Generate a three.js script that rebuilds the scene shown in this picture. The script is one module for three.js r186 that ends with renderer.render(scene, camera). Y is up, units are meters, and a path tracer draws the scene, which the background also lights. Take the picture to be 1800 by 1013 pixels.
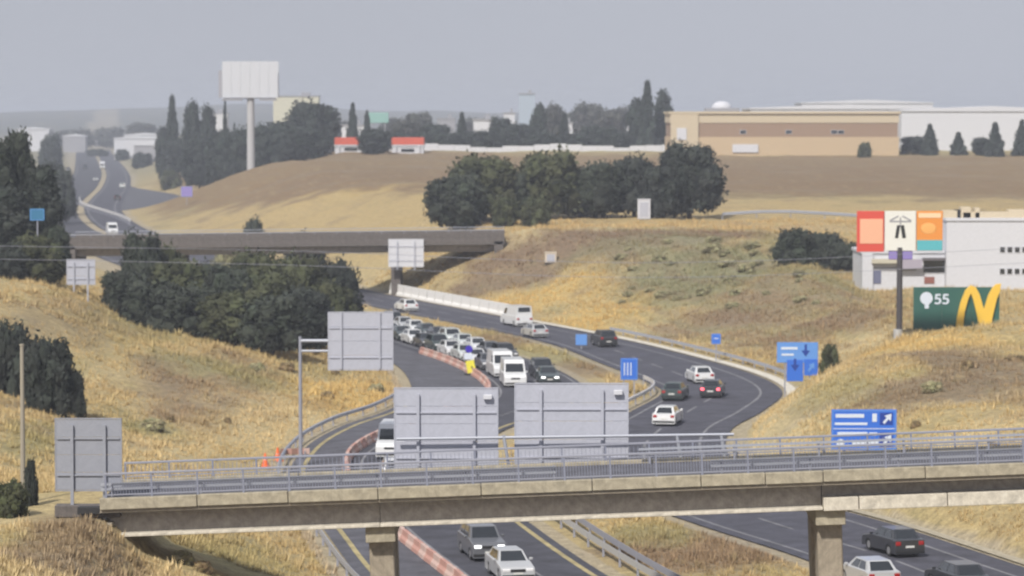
import * as THREE from 'three';
import { mergeGeometries, mergeVertices } from 'three/addons/utils/BufferGeometryUtils.js';
import { ImprovedNoise } from 'three/addons/math/ImprovedNoise.js';
import { RoundedBoxGeometry } from 'three/addons/geometries/RoundedBoxGeometry.js';
import { FontLoader } from 'three/addons/loaders/FontLoader.js';
import { TextGeometry } from 'three/addons/geometries/TextGeometry.js';

// ---------------------------------------------------------------- camera, sky, sun, exposure
const F = 5500, HORIZON = 205, CAMH = 24;                // focal length in photo pixels, horizon row, mast height
const pitch = Math.atan((506.5 - HORIZON) / F);
const scene = new THREE.Scene();
const camera = new THREE.PerspectiveCamera(2 * Math.atan(506.5 / F) * 180 / Math.PI, 1024 / 576, 5, 20000);
camera.position.set(0, CAMH, 0);
camera.rotation.set(-pitch, 0, 0);
camera.focus = 60; camera.userData.fStop = 1.9;        // the mast camera is focused a little short, so the whole view is slightly soft

const renderer = new THREE.WebGLRenderer({ antialias: true });
renderer.toneMapping = THREE.LinearToneMapping;
renderer.toneMappingExposure = 1.28;
renderer.shadowMap.enabled = true;

const skyTex = (() => {
  const w = 256, h = 128, d = new Float32Array(w * h * 4);
  const n = new ImprovedNoise();
  for (let j = 0; j < h; j++) for (let i = 0; i < w; i++) {
    const el = (j + 0.5) / h * Math.PI - Math.PI / 2, az = (i + 0.5) / w * Math.PI * 2;
    const t = Math.min(1, Math.max(0, Math.sin(el)));
    const cx = Math.cos(az) * Math.cos(el), cz = Math.sin(az) * Math.cos(el), cy = Math.sin(el);
    const v = 1 + 0.06 * n.noise(cx * 3, cy * 6, cz * 3) + 0.03 * n.noise(cx * 9, cy * 18, cz * 9);
    const k = (j * w + i) * 4;
    d[k] = (0.375 - 0.015 * t) * v; d[k + 1] = (0.391 - 0.01 * t) * v; d[k + 2] = (0.438 + 0.01 * t) * v; d[k + 3] = 1;
  }
  const t = new THREE.DataTexture(d, w, h, THREE.RGBAFormat, THREE.FloatType);
  t.mapping = THREE.EquirectangularReflectionMapping; t.magFilter = t.minFilter = THREE.LinearFilter; t.needsUpdate = true;
  return t;
})();
scene.background = skyTex; scene.environment = skyTex;

const sun = new THREE.DirectionalLight(new THREE.Color(1, 0.945, 0.855), 3.6);
sun.position.set(-150, 330, 40); sun.target.position.set(0, 0, -260);
sun.castShadow = true; sun.shadow.radius = 8; sun.shadow.mapSize.set(2048, 2048);
Object.assign(sun.shadow.camera, { left: -260, right: 260, top: 300, bottom: -300, near: 10, far: 1500 });
scene.add(sun, sun.target);
scene.fog = new THREE.FogExp2(0xb4b9c4, 0.00027);

// ---------------------------------------------------------------- helpers
const noise = new ImprovedNoise();
let seed = 1;
const srand = s => { seed = s >>> 0 || 1; };
const rnd = () => { seed = (seed + 0x6D2B79F5) >>> 0; let t = seed; t = Math.imul(t ^ (t >>> 15), t | 1); t ^= t + Math.imul(t ^ (t >>> 7), t | 61); return ((t ^ (t >>> 14)) >>> 0) / 4294967296; };
const rr = (a, b) => a + (b - a) * rnd();
const clamp = (v, a, b) => Math.min(b, Math.max(a, v));
const sstep = (a, b, v) => { const t = clamp((v - a) / (b - a), 0, 1); return t * t * (3 - 2 * t); };
const lerp = (a, b, t) => a + (b - a) * t;
const fbm = (x, y, o = 4) => { let s = 0, a = 0.5; for (let i = 0; i < o; i++) { s += a * noise.noise(x, y, 3.7 + i * 9.1); x *= 2.03; y *= 2.03; a *= 0.5; } return s; };

// point on the sight line of photo pixel (x, y) at depth D metres
function at(x, y, D) {
  const c = Math.cos(pitch), s = Math.sin(pitch), r = (x - 900) / F, u = (506.5 - y) / F;
  const k = D / (c + u * s);
  return new THREE.Vector3(r * k, CAMH + (-s + u * c) * k, -D);
}
function curve(pts) {                                    // monotone-ish cubic through [D, X] pairs
  const n = pts.length, m = [];
  for (let i = 0; i < n; i++) { const a = pts[Math.max(0, i - 1)], b = pts[Math.min(n - 1, i + 1)]; m.push((b[1] - a[1]) / (b[0] - a[0])); }
  return D => {
    if (D <= pts[0][0]) return pts[0][1] + m[0] * (D - pts[0][0]);
    if (D >= pts[n - 1][0]) return pts[n - 1][1] + m[n - 1] * (D - pts[n - 1][0]);
    let i = 0; while (D > pts[i + 1][0]) i++;
    const h = pts[i + 1][0] - pts[i][0], t = (D - pts[i][0]) / h, t2 = t * t, t3 = t2 * t;
    return (2 * t3 - 3 * t2 + 1) * pts[i][1] + (t3 - 2 * t2 + t) * h * m[i] + (-2 * t3 + 3 * t2) * pts[i + 1][1] + (t3 - t2) * h * m[i + 1];
  };
}
// road edges: X as a function of depth
const FAR = [[422, 0], [500, -22], [600, -46], [677, -63], [800, -83], [910, -96], [1056, -112], [1300, -142], [1600, -183], [2200, -265], [3200, -390]];
const far = o => FAR.map(([d, x]) => [d, x + o]);
const LL = curve([[100, 4], [130, -1.5], [145, -4.5], [163, -8.1], [180, -10.8], [205, -14.7], [226, -15], [242, -13.2], [253, -10.6], [265, -9], [278, -9], [300, -11], [318, -14.5], [345, -20], [372, -27], ...far(-43.5)]);
const RL = curve([[100, 10], [145, 0.5], [163, -3.3], [181, -6.9], [205, -10.6], [222, -11.2], [240, -8.3], [254, -4.6], [267, -2], [283, -2.6], [303, -5.8], [318, -9.5], [345, -16.5], [372, -23.5], ...far(-40)]);
const L2 = curve([[100, 19], [145, 9], [163, 4.9], [183, 1.2], [205, -2.2], [222, -2.8], [240, -0.3], [254, 4], [267, 6.4], [283, 6], [303, 3], [318, -0.8], [345, -7.5], [372, -14.5], [422, -31.2], ...far(-28.4).slice(1)]);
const R1 = curve([[100, 34], [145, 22], [160, 18], [170, 15.5], [183, 11], [195, 7.5], [210, 5], [225, 4.8], [240, 6.8], [254, 9.7], [272, 13.1], [284, 11.9], [303, 8.8], [334, 3], [372, -9.8], ...far(-26.5)]);
const R2 = curve([[100, 45], [145, 33], [163, 28], [183, 22.5], [195, 18.5], [210, 16], [225, 15.5], [240, 17], [254, 20.4], [272, 23.6], [290, 22.6], [314, 17.6], [338, 11.2], [372, -0.2], ...far(-16.9)]);

function capL(D) { return D < 262 ? 11 : D < 300 ? lerp(11, 2.2, (D - 262) / 38) : D < 415 ? lerp(2.2, 6.5, (D - 300) / 115) : D < 460 ? 6.5 : D < 700 ? lerp(6.5, 2, (D - 460) / 240) : 2 + 1.5 * sstep(700, 1500, D); }
function plateau(D) { return D < 430 ? 8.7 : D < 900 ? 8.7 + (D - 430) * 0.0113 : D < 1500 ? 14 : lerp(14, 4, sstep(1500, 3000, D)); }
const wedge = D => D > 800 && D < 1090 ? 17 * sstep(800, 832, D) * (1 - sstep(930, 1090, D)) : 0;   // extra width of the far bend
function H(X, D) {
  const ll = LL(D), r2 = R2(D) + wedge(D);
  let h;
  const n1 = fbm(X * 0.06, D * 0.05, 3), n2 = fbm(X * 0.35, D * 0.3, 2);
  if (X < ll - 1.2) {
    const s = ll - 1.2 - X, c = capL(D) + (D > 275 && D < 345 ? 5.8 * sstep(22, 31, s) * sstep(264, 292, D) * (1 - sstep(325, 345, D)) : 0);
    const k = D < 180 ? 0.33 : lerp(0.33, 0.28, sstep(180, 215, D));
    const near = s * k * sstep(0, 6, s + 2), raw = D < 200 ? near : lerp(near, 0.27 * s * s / (s + 8) + 3.4 * sstep(22, 36, s), sstep(200, 235, D));
    h = c * (1 - Math.exp(-raw / c * (1 + 0.7 * raw / c)));
    h += (n1 * 1.5 + n2 * 0.45) * sstep(0, 8, s);
    if (D < 165) {                                        // approach bank of the near overpass
      const e = lerp(0, 1, sstep(-16.4, -19, X)) * sstep(122, 133, D) * (1 - sstep(156, 168, D));
      const top = 6.55 + 0.0386 * X * 0.9;
      h = lerp(h, Math.max(5.2, top), e);
    }
  } else if (X > r2 + 1.2) {
    const s = X - r2 - 1.2;
    // near mound
    const cap = 6.1, near = cap * (1 - Math.exp(-s * 0.85 / cap * (1 + s * 0.05)));
    // far cut slope and plateau
    const W = D < 380 ? 45 : D < 425 ? lerp(45, 20, (D - 380) / 45) : lerp(20, 45, sstep(460, 560, D));
    const P = plateau(D);
    let fr = P * sstep(-3, W, s) - P * sstep(-3, W, 0) * (1 - sstep(0, 6, s));
    if (D > 260 && D < 480) fr = lerp(fr, 3.5, sstep(33, 41, X) * sstep(262, 282, D) * (1 - sstep(404, 440, D)));
    const w = sstep(262, 288, D);
    h = lerp(near, fr, w) + (n1 * 1.3 + n2 * 0.4) * sstep(0, 8, s) * (D > 500 ? 0.7 : 1);
    if (D < 170) h = lerp(h, Math.max(h, 6.0 + 0.05 * (X - 40)), sstep(36, 42, X));
  } else {
    h = -0.06;
    const l2 = L2(D), r1 = R1(D);
    if (X > l2 + 0.5 && X < r1 - 0.5) { const q = Math.min(X - l2 - 0.5, r1 - 0.5 - X); h = -0.05 + Math.min(q, 3) * 0.05 + n2 * 0.18 * sstep(0, 2, q); }
  }
  if (D > 2200) {                                         // far low hills
    const a = X / D;
    const hill = 46 * sstep(2600, 5200, D) * (0.6 + 0.5 * fbm(a * 9 + 4, 1.3, 3) * 2);
    h = lerp(h, 6, sstep(2200, 3000, D)) + hill;
  }
  return h;
}
function ground(x, y) {                                   // where the sight line of a pixel meets the terrain
  let D = 105, p = at(x, y, D);
  for (let i = 0; i < 4000; i++) { D *= 1.0015; p = at(x, y, D); if (p.y <= H(p.x, D)) break; if (D > 4000) break; }
  return { X: p.x, D };
}

function tag(o, label, category, group, kind) { o.userData.label = label; o.userData.category = category; if (group) o.userData.group = group; if (kind) o.userData.kind = kind; return o; }
const used = {};
function numbered(n) { const k = used[n] = (used[n] ?? -1) + 1; return k ? n + '_' + String(k).padStart(3, '0') : n; }
function thing(name, label, category, p = [0, 0, 0], ry = 0, group) {
  const o = new THREE.Group(); o.name = numbered(name); o.position.set(...p); o.rotation.y = ry; scene.add(o); return tag(o, label, category, group);
}
function mesh(name, geo, mat, parent) {
  if (Array.isArray(geo)) geo = mergeGeometries(geo.map(g => { const q = g.index ? g.toNonIndexed() : g; for (const a of Object.keys(q.attributes)) if (!['position', 'normal', 'uv'].includes(a)) q.deleteAttribute(a); return q; }));
  const m = new THREE.Mesh(geo, mat); m.name = parent ? name : numbered(name); m.castShadow = m.receiveShadow = true; (parent || scene).add(m); return m;
}
function structure(name, geo, mat) { const m = mesh(name, geo, mat); m.userData.kind = 'structure'; return m; }
function box(w, h, d, x = 0, y = 0, z = 0, r = 0) {       // centred on x and z, standing on y
  const g = r ? new RoundedBoxGeometry(w, h, d, 2, r) : new THREE.BoxGeometry(w, h, d); g.translate(x, y + h / 2, z);
  const p = g.attributes.position, m = g.attributes.normal, u = g.attributes.uv;      // uv in metres
  for (let i = 0; i < p.count; i++) { const ax = Math.abs(m.getX(i)), ay = Math.abs(m.getY(i)), az = Math.abs(m.getZ(i)); if (ax > ay && ax > az) u.setXY(i, p.getZ(i), p.getY(i)); else if (ay > az) u.setXY(i, p.getX(i), p.getZ(i)); else u.setXY(i, p.getX(i), p.getY(i)); }
  return g;
}
function bar(a, b, r, n = 6) {
  a = new THREE.Vector3(...a); b = new THREE.Vector3(...b); const L = a.distanceTo(b);
  const g = new THREE.CylinderGeometry(r, r, L, n); g.applyQuaternion(new THREE.Quaternion().setFromUnitVectors(new THREE.Vector3(0, 1, 0), b.clone().sub(a).normalize())); g.translate(...a.add(b).multiplyScalar(0.5).toArray()); return g;
}
function pole(r0, r1, h, x = 0, y = 0, z = 0, n = 10) { const g = new THREE.CylinderGeometry(r1, r0, h, n); g.translate(x, y + h / 2, z); return g; }
function sweep(profile, path) {                           // closed profile of [across, up] along points, across = right of travel
  const pos = [], idx = [], n = profile.length, uv = []; let L = 0;
  path.forEach((p, i) => {
    const a = path[Math.max(0, i - 1)], b = path[Math.min(path.length - 1, i + 1)], t = b.clone().sub(a).setY(0).normalize();
    if (i) L += p.distanceTo(path[i - 1]);
    for (let k = 0; k <= n; k++) { const [o, u] = profile[k % n]; pos.push(p.x - t.z * o, p.y + u, p.z + t.x * o); uv.push(L, k * 0.2); }
  });
  const m = n + 1;
  for (let i = 0; i < path.length - 1; i++) for (let k = 0; k < n; k++) { const a = i * m + k, b = a + 1, c = a + m, d = c + 1; idx.push(a, b, c, b, d, c); }
  for (const e of [0, path.length - 1]) for (let k = 1; k < n - 1; k++) idx.push(...(e ? [e * m, e * m + k, e * m + k + 1] : [0, k + 1, k]));
  let g = new THREE.BufferGeometry(); g.setAttribute('position', new THREE.Float32BufferAttribute(pos, 3)); g.setAttribute('uv', new THREE.Float32BufferAttribute(uv, 2)); g.setIndex(idx);
  g = g.toNonIndexed(); g.computeVertexNormals(); return g;
}
function alongD(fn, D0, D1, step, y = 0, off = 0) { const p = []; const n = Math.max(1, Math.round(Math.abs(D1 - D0) / step)); for (let i = 0; i <= n; i++) { const D = lerp(D0, D1, i / n); p.push(new THREE.Vector3(fn(D) + off, y, -D)); } return p; }
function strip(fa, fb, D0, D1, y, step = 1.5) {
  const pos = [], uv = [], idx = []; let D = D0, i = 0;
  for (; ; i++) { const a = fa(D), b = fb(D); pos.push(a, y, -D, b, y, -D); uv.push(a, D, b, D); if (D >= D1) break; D = Math.min(D1, D + Math.max(step, D * 0.008)); }
  for (let k = 0; k < i; k++) idx.push(2 * k, 2 * k + 1, 2 * k + 2, 2 * k + 1, 2 * k + 3, 2 * k + 2);
  const g = new THREE.BufferGeometry(); g.setAttribute('position', new THREE.Float32BufferAttribute(pos, 3)); g.setAttribute('uv', new THREE.Float32BufferAttribute(uv, 2)); g.setIndex(idx); g.computeVertexNormals(); return g;
}
const tangent = (fn, D) => Math.atan2(fn(D + 2) - fn(D - 2), 4);   // lateral drift per metre of depth

const NTH = ['first', 'second', 'third', 'fourth', 'fifth', 'sixth', 'seventh', 'eighth', 'ninth', 'tenth', 'eleventh', 'twelfth', 'thirteenth', 'fourteenth', 'fifteenth', 'sixteenth', 'seventeenth', 'eighteenth', 'nineteenth', 'twentieth', 'twenty-first', 'twenty-second', 'twenty-third', 'twenty-fourth', 'twenty-fifth', 'twenty-sixth', 'twenty-seventh', 'twenty-eighth', 'twenty-ninth', 'thirtieth', 'thirty-first', 'thirty-second', 'thirty-third', 'thirty-fourth', 'thirty-fifth', 'thirty-sixth'];
// ---------------------------------------------------------------- textures and materials
function tex(size, rep, fn, srgb = true) {
  const d = new Uint8Array(size * size * 4);
  for (let j = 0; j < size; j++) for (let i = 0; i < size; i++) { const c = fn(i / size, j / size), k = (j * size + i) * 4; d[k] = clamp(c[0], 0, 1) * 255; d[k + 1] = clamp(c[1], 0, 1) * 255; d[k + 2] = clamp(c[2], 0, 1) * 255; d[k + 3] = 255; }
  const t = new THREE.DataTexture(d, size, size); t.wrapS = t.wrapT = THREE.RepeatWrapping; t.magFilter = THREE.LinearFilter; t.minFilter = THREE.LinearMipmapLinearFilter; t.generateMipmaps = true; if (srgb) t.colorSpace = THREE.SRGBColorSpace; t.repeat.set(1 / rep, 1 / rep); t.needsUpdate = true; return t;
}
const tn = (u, v, f, o = 3) => { const a = Math.PI * 2; let s = 0, w = 0.5; for (let i = 0; i < o; i++) { s += w * noise.noise(Math.cos(u * a) * f + 11, Math.sin(u * a) * f + Math.cos(v * a) * f, Math.sin(v * a) * f + i * 7); f *= 2.1; w *= 0.6; } return s; };
const grainTex = tex(512, 9, (u, v) => { const n = 0.84 + 0.3 * tn(u, v, 3) + 0.3 * tn(u, v, 14) + (rnd() - 0.5) * 0.28; return [n, n, n * 0.97]; });
const asphaltTex = tex(512, 14, (u, v) => { const n = 0.86 + 0.3 * tn(u, v, 1.4) + 0.16 * tn(u, v, 12) + (rnd() - 0.5) * 0.14; return [n, n, n]; });
const concreteTex = tex(256, 3.2, (u, v) => { const st = Math.max(0, tn(u, 0.3, 7)) * 0.5; const n = 0.92 + 0.2 * tn(u, v, 1.6) + 0.1 * tn(u, v, 10) - st * 0.4 + (rnd() - 0.5) * 0.07; return [n, n * 0.985, n * 0.95]; });
const panelTex = tex(256, 2.6, (u, v) => { const n = 0.95 + 0.06 * tn(u, v, 2) + 0.04 * tn(u, v * 1, 9) + (rnd() - 0.5) * 0.02; return [n, n, n]; });
const L = (r, g, b) => new THREE.Color().setRGB(r, g, b);
const mat = (c, rough = 0.9, o = {}) => new THREE.MeshStandardMaterial({ color: c, roughness: rough, ...o });
const M = {
  ground: new THREE.MeshStandardMaterial({ vertexColors: true, map: grainTex, roughness: 1, side: THREE.DoubleSide }),
  asphalt: mat(L(0.08, 0.081, 0.108), 0.9, { map: asphaltTex }),
  asphaltDark: mat(L(0.07, 0.071, 0.092), 0.9, { map: asphaltTex }),
  whitewash: mat(L(0.8, 0.79, 0.78), 0.8, { map: panelTex }), whiteRail: mat(L(0.66, 0.65, 0.66), 0.6, { map: panelTex }),
  asphaltPale: mat(L(0.115, 0.116, 0.14), 0.92, { map: asphaltTex }),
  white: mat(L(0.27, 0.27, 0.29), 0.8, { map: asphaltTex }), yellow: mat(L(0.48, 0.4, 0.2), 0.8, { map: asphaltTex }),
  kerb: mat(L(0.44, 0.405, 0.33), 0.95, { map: concreteTex }), girder: mat(L(0.42, 0.39, 0.375), 0.95, { map: concreteTex }),
  lip: mat(L(0.66, 0.63, 0.58), 0.9, { map: concreteTex }), concrete: mat(L(0.36, 0.32, 0.27), 0.95, { map: concreteTex }), paleConcrete: mat(L(0.7, 0.68, 0.64), 0.9, { map: concreteTex }),
  greyConcrete: mat(L(0.15, 0.138, 0.142), 0.95, { map: concreteTex }),
  galv: mat(L(0.42, 0.44, 0.5), 0.5, { metalness: 0.35 }), galvDull: mat(L(0.3, 0.31, 0.37), 0.65, { metalness: 0.25 }), bluesteel: mat(L(0.24, 0.255, 0.33), 0.6, { metalness: 0.2 }), rail: mat(L(0.5, 0.5, 0.5), 0.5, { metalness: 0.3 }),
  panel: mat(L(0.465, 0.48, 0.56), 0.6, { metalness: 0, map: panelTex }), panelDark: mat(L(0.31, 0.325, 0.38), 0.6, { metalness: 0, map: panelTex }), rib: mat(L(0.44, 0.455, 0.53), 0.55, { metalness: 0.2 }),
  blue: mat(L(0.035, 0.15, 0.62), 0.45), blueDark: mat(L(0.015, 0.05, 0.3), 0.45), blueLight: mat(L(0.12, 0.29, 0.68), 0.5), signWhite: mat(L(0.62, 0.68, 0.78), 0.5), violet: mat(L(0.25, 0.2, 0.5), 0.6),
  tyre: mat(L(0.02, 0.02, 0.022), 0.9), rim: mat(L(0.4, 0.4, 0.42), 0.4, { metalness: 0.6 }), glass: new THREE.MeshPhysicalMaterial({ color: L(0.012, 0.015, 0.018), roughness: 0.06, clearcoat: 1, clearcoatRoughness: 0.03 }),
  dark: mat(L(0.02, 0.02, 0.022), 0.7), lamp: mat(L(0.8, 0.8, 0.82), 0.15), lampLit: mat(L(0.85, 0.85, 0.85), 0.2, { emissive: L(1, 1, 1), emissiveIntensity: 1.4 }), tail: mat(L(0.35, 0.02, 0.02), 0.25), tailLit: mat(L(0.5, 0.03, 0.05), 0.25, { emissive: L(1, 0.12, 0.16), emissiveIntensity: 2.2 }), plate: mat(L(0.7, 0.7, 0.68), 0.5),
  barrierRed: mat(L(0.47, 0.26, 0.215), 0.6), barrierWhite: mat(L(0.53, 0.38, 0.335), 0.6), orange: mat(L(0.75, 0.14, 0.03), 0.6),
  bark: mat(L(0.09, 0.07, 0.05), 1), wood: mat(L(0.3, 0.27, 0.22), 0.95),
  bwhite: mat(L(0.65, 0.66, 0.715), 0.8, { map: panelTex }), bcream: mat(L(0.6, 0.51, 0.37), 0.9, { map: panelTex }), bsand: mat(L(0.56, 0.43, 0.28), 0.9, { map: panelTex }), bbrown: mat(L(0.33, 0.225, 0.155), 0.9, { map: panelTex }), broof: mat(L(0.5, 0.5, 0.5), 0.8), red: mat(L(0.58, 0.1, 0.055), 0.6), greyb: mat(L(0.3, 0.3, 0.33), 0.9), teal: mat(L(0.24, 0.42, 0.4), 0.6), brick: mat(L(0.26, 0.15, 0.12), 0.9),
  adRed: mat(L(0.62, 0.08, 0.055), 0.5), adSalmon: mat(L(0.78, 0.42, 0.27), 0.5), adWhite: mat(L(0.72, 0.72, 0.68), 0.5), adOrange: mat(L(0.72, 0.27, 0.05), 0.5), adPeach: mat(L(0.82, 0.6, 0.38), 0.5), adTeal: mat(L(0.1, 0.42, 0.48), 0.5), adBlack: mat(L(0.02, 0.02, 0.02), 0.5), adGreen: mat(L(0.025, 0.105, 0.085), 0.6), gold: mat(L(0.78, 0.5, 0.06), 0.5),
};
const foliage = (r, g, b) => { const q = L(r, g, b); return new THREE.MeshStandardMaterial({ color: q, roughness: 1, vertexColors: true, side: THREE.DoubleSide }); };
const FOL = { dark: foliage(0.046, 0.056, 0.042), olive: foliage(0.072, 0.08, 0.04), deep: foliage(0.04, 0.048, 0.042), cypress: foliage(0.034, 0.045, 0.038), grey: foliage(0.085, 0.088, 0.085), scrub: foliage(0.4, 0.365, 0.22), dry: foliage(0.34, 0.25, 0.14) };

// ---------------------------------------------------------------- terrain
const patches = [];
// matter seen on the slopes: [pixel x, pixel y, half width, half height, colour, strength]
const STRAW = [0.50, 0.39, 0.20], PALE = [0.60, 0.485, 0.275], GOLD = [0.6, 0.44, 0.18], BROWN = [0.265, 0.2, 0.13], RED = [0.25, 0.175, 0.115], OLIVE = [0.33, 0.295, 0.14], GREEN = [0.26, 0.25, 0.14], DUST = [0.45, 0.39, 0.31];
for (const [x, y, w, h, c, s] of [
  [380, 690, 110, 60, RED, 0.6], [270, 760, 60, 14, OLIVE, 0.8], [250, 580, 90, 26, OLIVE, 0.55], [420, 660, 120, 14, OLIVE, 0.7], [120, 560, 90, 40, BROWN, 0.3], [520, 740, 130, 40, PALE, 0.6], [620, 700, 90, 25, GOLD, 0.7], [300, 790, 80, 30, PALE, 0.5], [90, 780, 60, 40, OLIVE, 0.6], [180, 700, 60, 40, STRAW, 0.6],
  [1010, 452, 190, 50, RED, 0.9], [1150, 418, 330, 13, RED, 0.8], [900, 440, 90, 30, RED, 0.6], [880, 500, 90, 26, BROWN, 0.5], [1230, 480, 130, 50, GREEN, 0.85], [1120, 440, 130, 24, GREEN, 0.45], [1380, 530, 150, 45, BROWN, 0.6], [1450, 480, 70, 30, OLIVE, 0.6], [930, 525, 120, 22, GOLD, 0.9], [1060, 560, 90, 30, GOLD, 0.85], [1150, 580, 80, 14, PALE, 0.6], [1450, 575, 130, 16, RED, 0.6], [1230, 570, 90, 22, RED, 0.5],
  [1000, 320, 400, 26, RED, 0.75], [600, 320, 200, 22, RED, 0.8], [1450, 315, 260, 26, BROWN, 0.75], [1700, 340, 160, 30, BROWN, 0.6], [500, 380, 260, 20, GOLD, 0.9], [700, 372, 120, 16, GOLD, 0.85], [380, 330, 70, 20, OLIVE, 0.5], [1050, 395, 300, 8, PALE, 0.8], [1400, 355, 200, 12, OLIVE, 0.5], [1300, 285, 200, 8, PALE, 0.5],
  [1610, 690, 130, 30, BROWN, 0.75], [1730, 650, 110, 40, BROWN, 0.75], [1500, 610, 90, 12, PALE, 0.7], [1370, 770, 70, 40, PALE, 0.7], [1650, 600, 120, 14, GOLD, 0.6], [1400, 740, 90, 40, PALE, 0.55], [1560, 650, 60, 20, STRAW, 0.6], [1700, 770, 90, 14, PALE, 0.7], [1480, 690, 60, 26, OLIVE, 0.5],
  [1000, 630, 130, 20, OLIVE, 0.6], [1040, 650, 60, 14, RED, 0.6], [870, 600, 60, 12, BROWN, 0.6], [1250, 975, 150, 40, RED, 0.7], [1150, 940, 70, 18, OLIVE, 0.6], [430, 985, 90, 30, OLIVE, 0.5], [100, 960, 110, 50, BROWN, 0.7], [250, 960, 60, 30, STRAW, 0.4],
]) { const g = ground(x, y), a = ground(x, y - h), b = ground(x, y + h); patches.push([g.X, (a.D + b.D) / 2, w * g.D / F, Math.max(3, Math.abs(a.D - b.D) / 2), c, s]); }
function groundColour(X, D) {
  const big = fbm(X * 0.035 + 7, D * 0.02, 4), mid = fbm(X * 0.16, D * 0.09 + 31, 3), fine = fbm(X * 0.7, D * 0.5, 3), streak = fbm(X * 0.02, D * 0.3 + 5, 2);
  let c = [...STRAW];
  const mix = (q, t) => { t = clamp(t, 0, 1); for (let i = 0; i < 3; i++) c[i] = lerp(c[i], q[i], t); };
  mix(PALE, sstep(0, 0.35, big) * 0.7); mix(OLIVE, sstep(0.05, 0.4, mid) * 0.55);
  for (const [px, pd, rx, rd, q, s] of patches) {
    const e = Math.hypot((X - px) / rx, (D - pd) / rd); if (e < 1.9) mix(q, Math.min(1, s * 1.25) * (1 - sstep(0.7, 1.5, e + mid * 1.1 + fine * 0.35)));
  }
  { const sr = X - R2(D) - wedge(D), w = sstep(1, 13, sr + mid * 8); if (D > 425 && sr > 0) { const e = D + mid * 60 + streak * 50 - clamp(-X, 0, 100) * 2.2; mix([0.52, 0.385, 0.185], 0.95 * w * (1 - sstep(515, 550, e))); mix([0.265, 0.17, 0.085], 0.92 * w * sstep(525, 560, e) * (1 - sstep(820, 900, e))); mix(OLIVE, 0.35 * sstep(840, 900, e)); mix(BROWN, 0.5 * sstep(0.05, 0.3, streak) * sstep(540, 600, D)); } }
  if (D > 1000) mix([0.3, 0.27, 0.18], sstep(1000, 1500, D)); if (D > 2300) mix([0.12, 0.13, 0.12], sstep(2300, 3200, D));
  mix(BROWN, sstep(0.1, 0.42, -mid) * 0.5); mix(PALE, sstep(0.12, 0.4, fine) * 0.25); mix(OLIVE, sstep(0.15, 0.4, -fine) * 0.35); mix(DUST, sstep(0.18, 0.4, streak) * 0.3);
  if (D > 300 && D < 425 && X > R2(D) + 4 && X < 46) { const q = (X * 0.9 + D * 0.35), z = Math.sin(q * 1.15 + mid * 5); mix(z > 0 ? GREEN : RED, 0.38 * sstep(0.1, 0.8, Math.abs(z)) * sstep(8, 16, X) * sstep(-0.3, 0.1, mid + 0.1)); }
  const l2 = L2(D), r1 = R1(D), dl = LL(D) - X, dr = X - R2(D);
  if (dl < 1.6 && dr < 1.6 && !(X > l2 + 1 && X < r1 - 1)) mix(DUST, 0.7);
  return c;
}
{
  const Ds = []; for (let D = 20; D < 100; D += 8) Ds.push(D); for (let D = 100; D < 9000; D *= D < 500 ? 1.0048 : D < 1500 ? 1.008 : 1.03) Ds.push(D); Ds.push(9000);
  const us = []; const NC = 420; for (let i = 0; i <= NC; i++) { const t = i / NC * 2 - 1; us.push(t * 0.19 + Math.pow(t, 7) * 0.81); }
  const pos = [], col = [], uv = [], idx = [], m = us.length;
  for (const D of Ds) for (const u of us) { const X = u * Math.max(D, 60); pos.push(X, H(X, D), -D); uv.push(X, D); const c = groundColour(X, D); col.push(...c); }
  for (let j = 0; j < Ds.length - 1; j++) for (let i = 0; i < m - 1; i++) { const a = j * m + i; idx.push(a, a + 1, a + m, a + 1, a + m + 1, a + m); }
  const g = new THREE.BufferGeometry(); g.setAttribute('position', new THREE.Float32BufferAttribute(pos, 3)); g.setAttribute('color', new THREE.Float32BufferAttribute(col, 3)); g.setAttribute('uv', new THREE.Float32BufferAttribute(uv, 2)); g.setIndex(idx); g.computeVertexNormals();
  structure('terrain', g, M.ground);
}
console.log('terrain');

// ---------------------------------------------------------------- roads and markings
structure('slip_road', strip(D => LL(D), D => RL(D) - 0.1, 96, 330, 0.012), M.asphaltPale);
structure('left_carriageway', strip(D => RL(D) - 0.3, L2, 96, 3200, 0.02), M.asphaltDark);
structure('right_carriageway', strip(R1, R2, 96, 3200, 0.02), M.asphalt);
structure('far_slip_road', strip(R2, D => R2(D) + 0.1 + wedge(D), 801, 1089, 0.016), M.asphaltPale);
function line(fn, off, w, D0, D1, m, dash) {
  const gs = []; const y = 0.026;
  if (!dash) gs.push(strip(D => fn(D) + off - w / 2, D => fn(D) + off + w / 2, D0, D1, y));
  else for (let D = D0; D < D1; D += dash[0] + dash[1]) gs.push(strip(D => fn(D) + off - w / 2, D => fn(D) + off + w / 2, D, D + dash[0], y));
  const o = structure('lane_marking', gs.map(g => g.toNonIndexed()), m); return o;
}
line(L2, -0.7, 0.32, 100, 262, M.yellow); line(RL, 0.9, 0.18, 100, 420, M.white); line(RL, 4.7, 0.14, 100, 700, M.white, [4, 6]);
line(L2, -0.5, 0.18, 263, 420, M.white); line(LL, 0.9, 0.3, 100, 262, M.yellow); line(R1, 1.0, 0.2, 100, 420, M.white); line(R2, -1.9, 0.2, 100, 420, M.white);
line(R1, 4.7, 0.2, 100, 420, M.white, [5, 4]); line(R1, 1.0, 0.25, 421, 1500, M.white); line(R2, -1.6, 0.25, 421, 1500, M.white); line(RL, 0.9, 0.25, 421, 1500, M.white);
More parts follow.
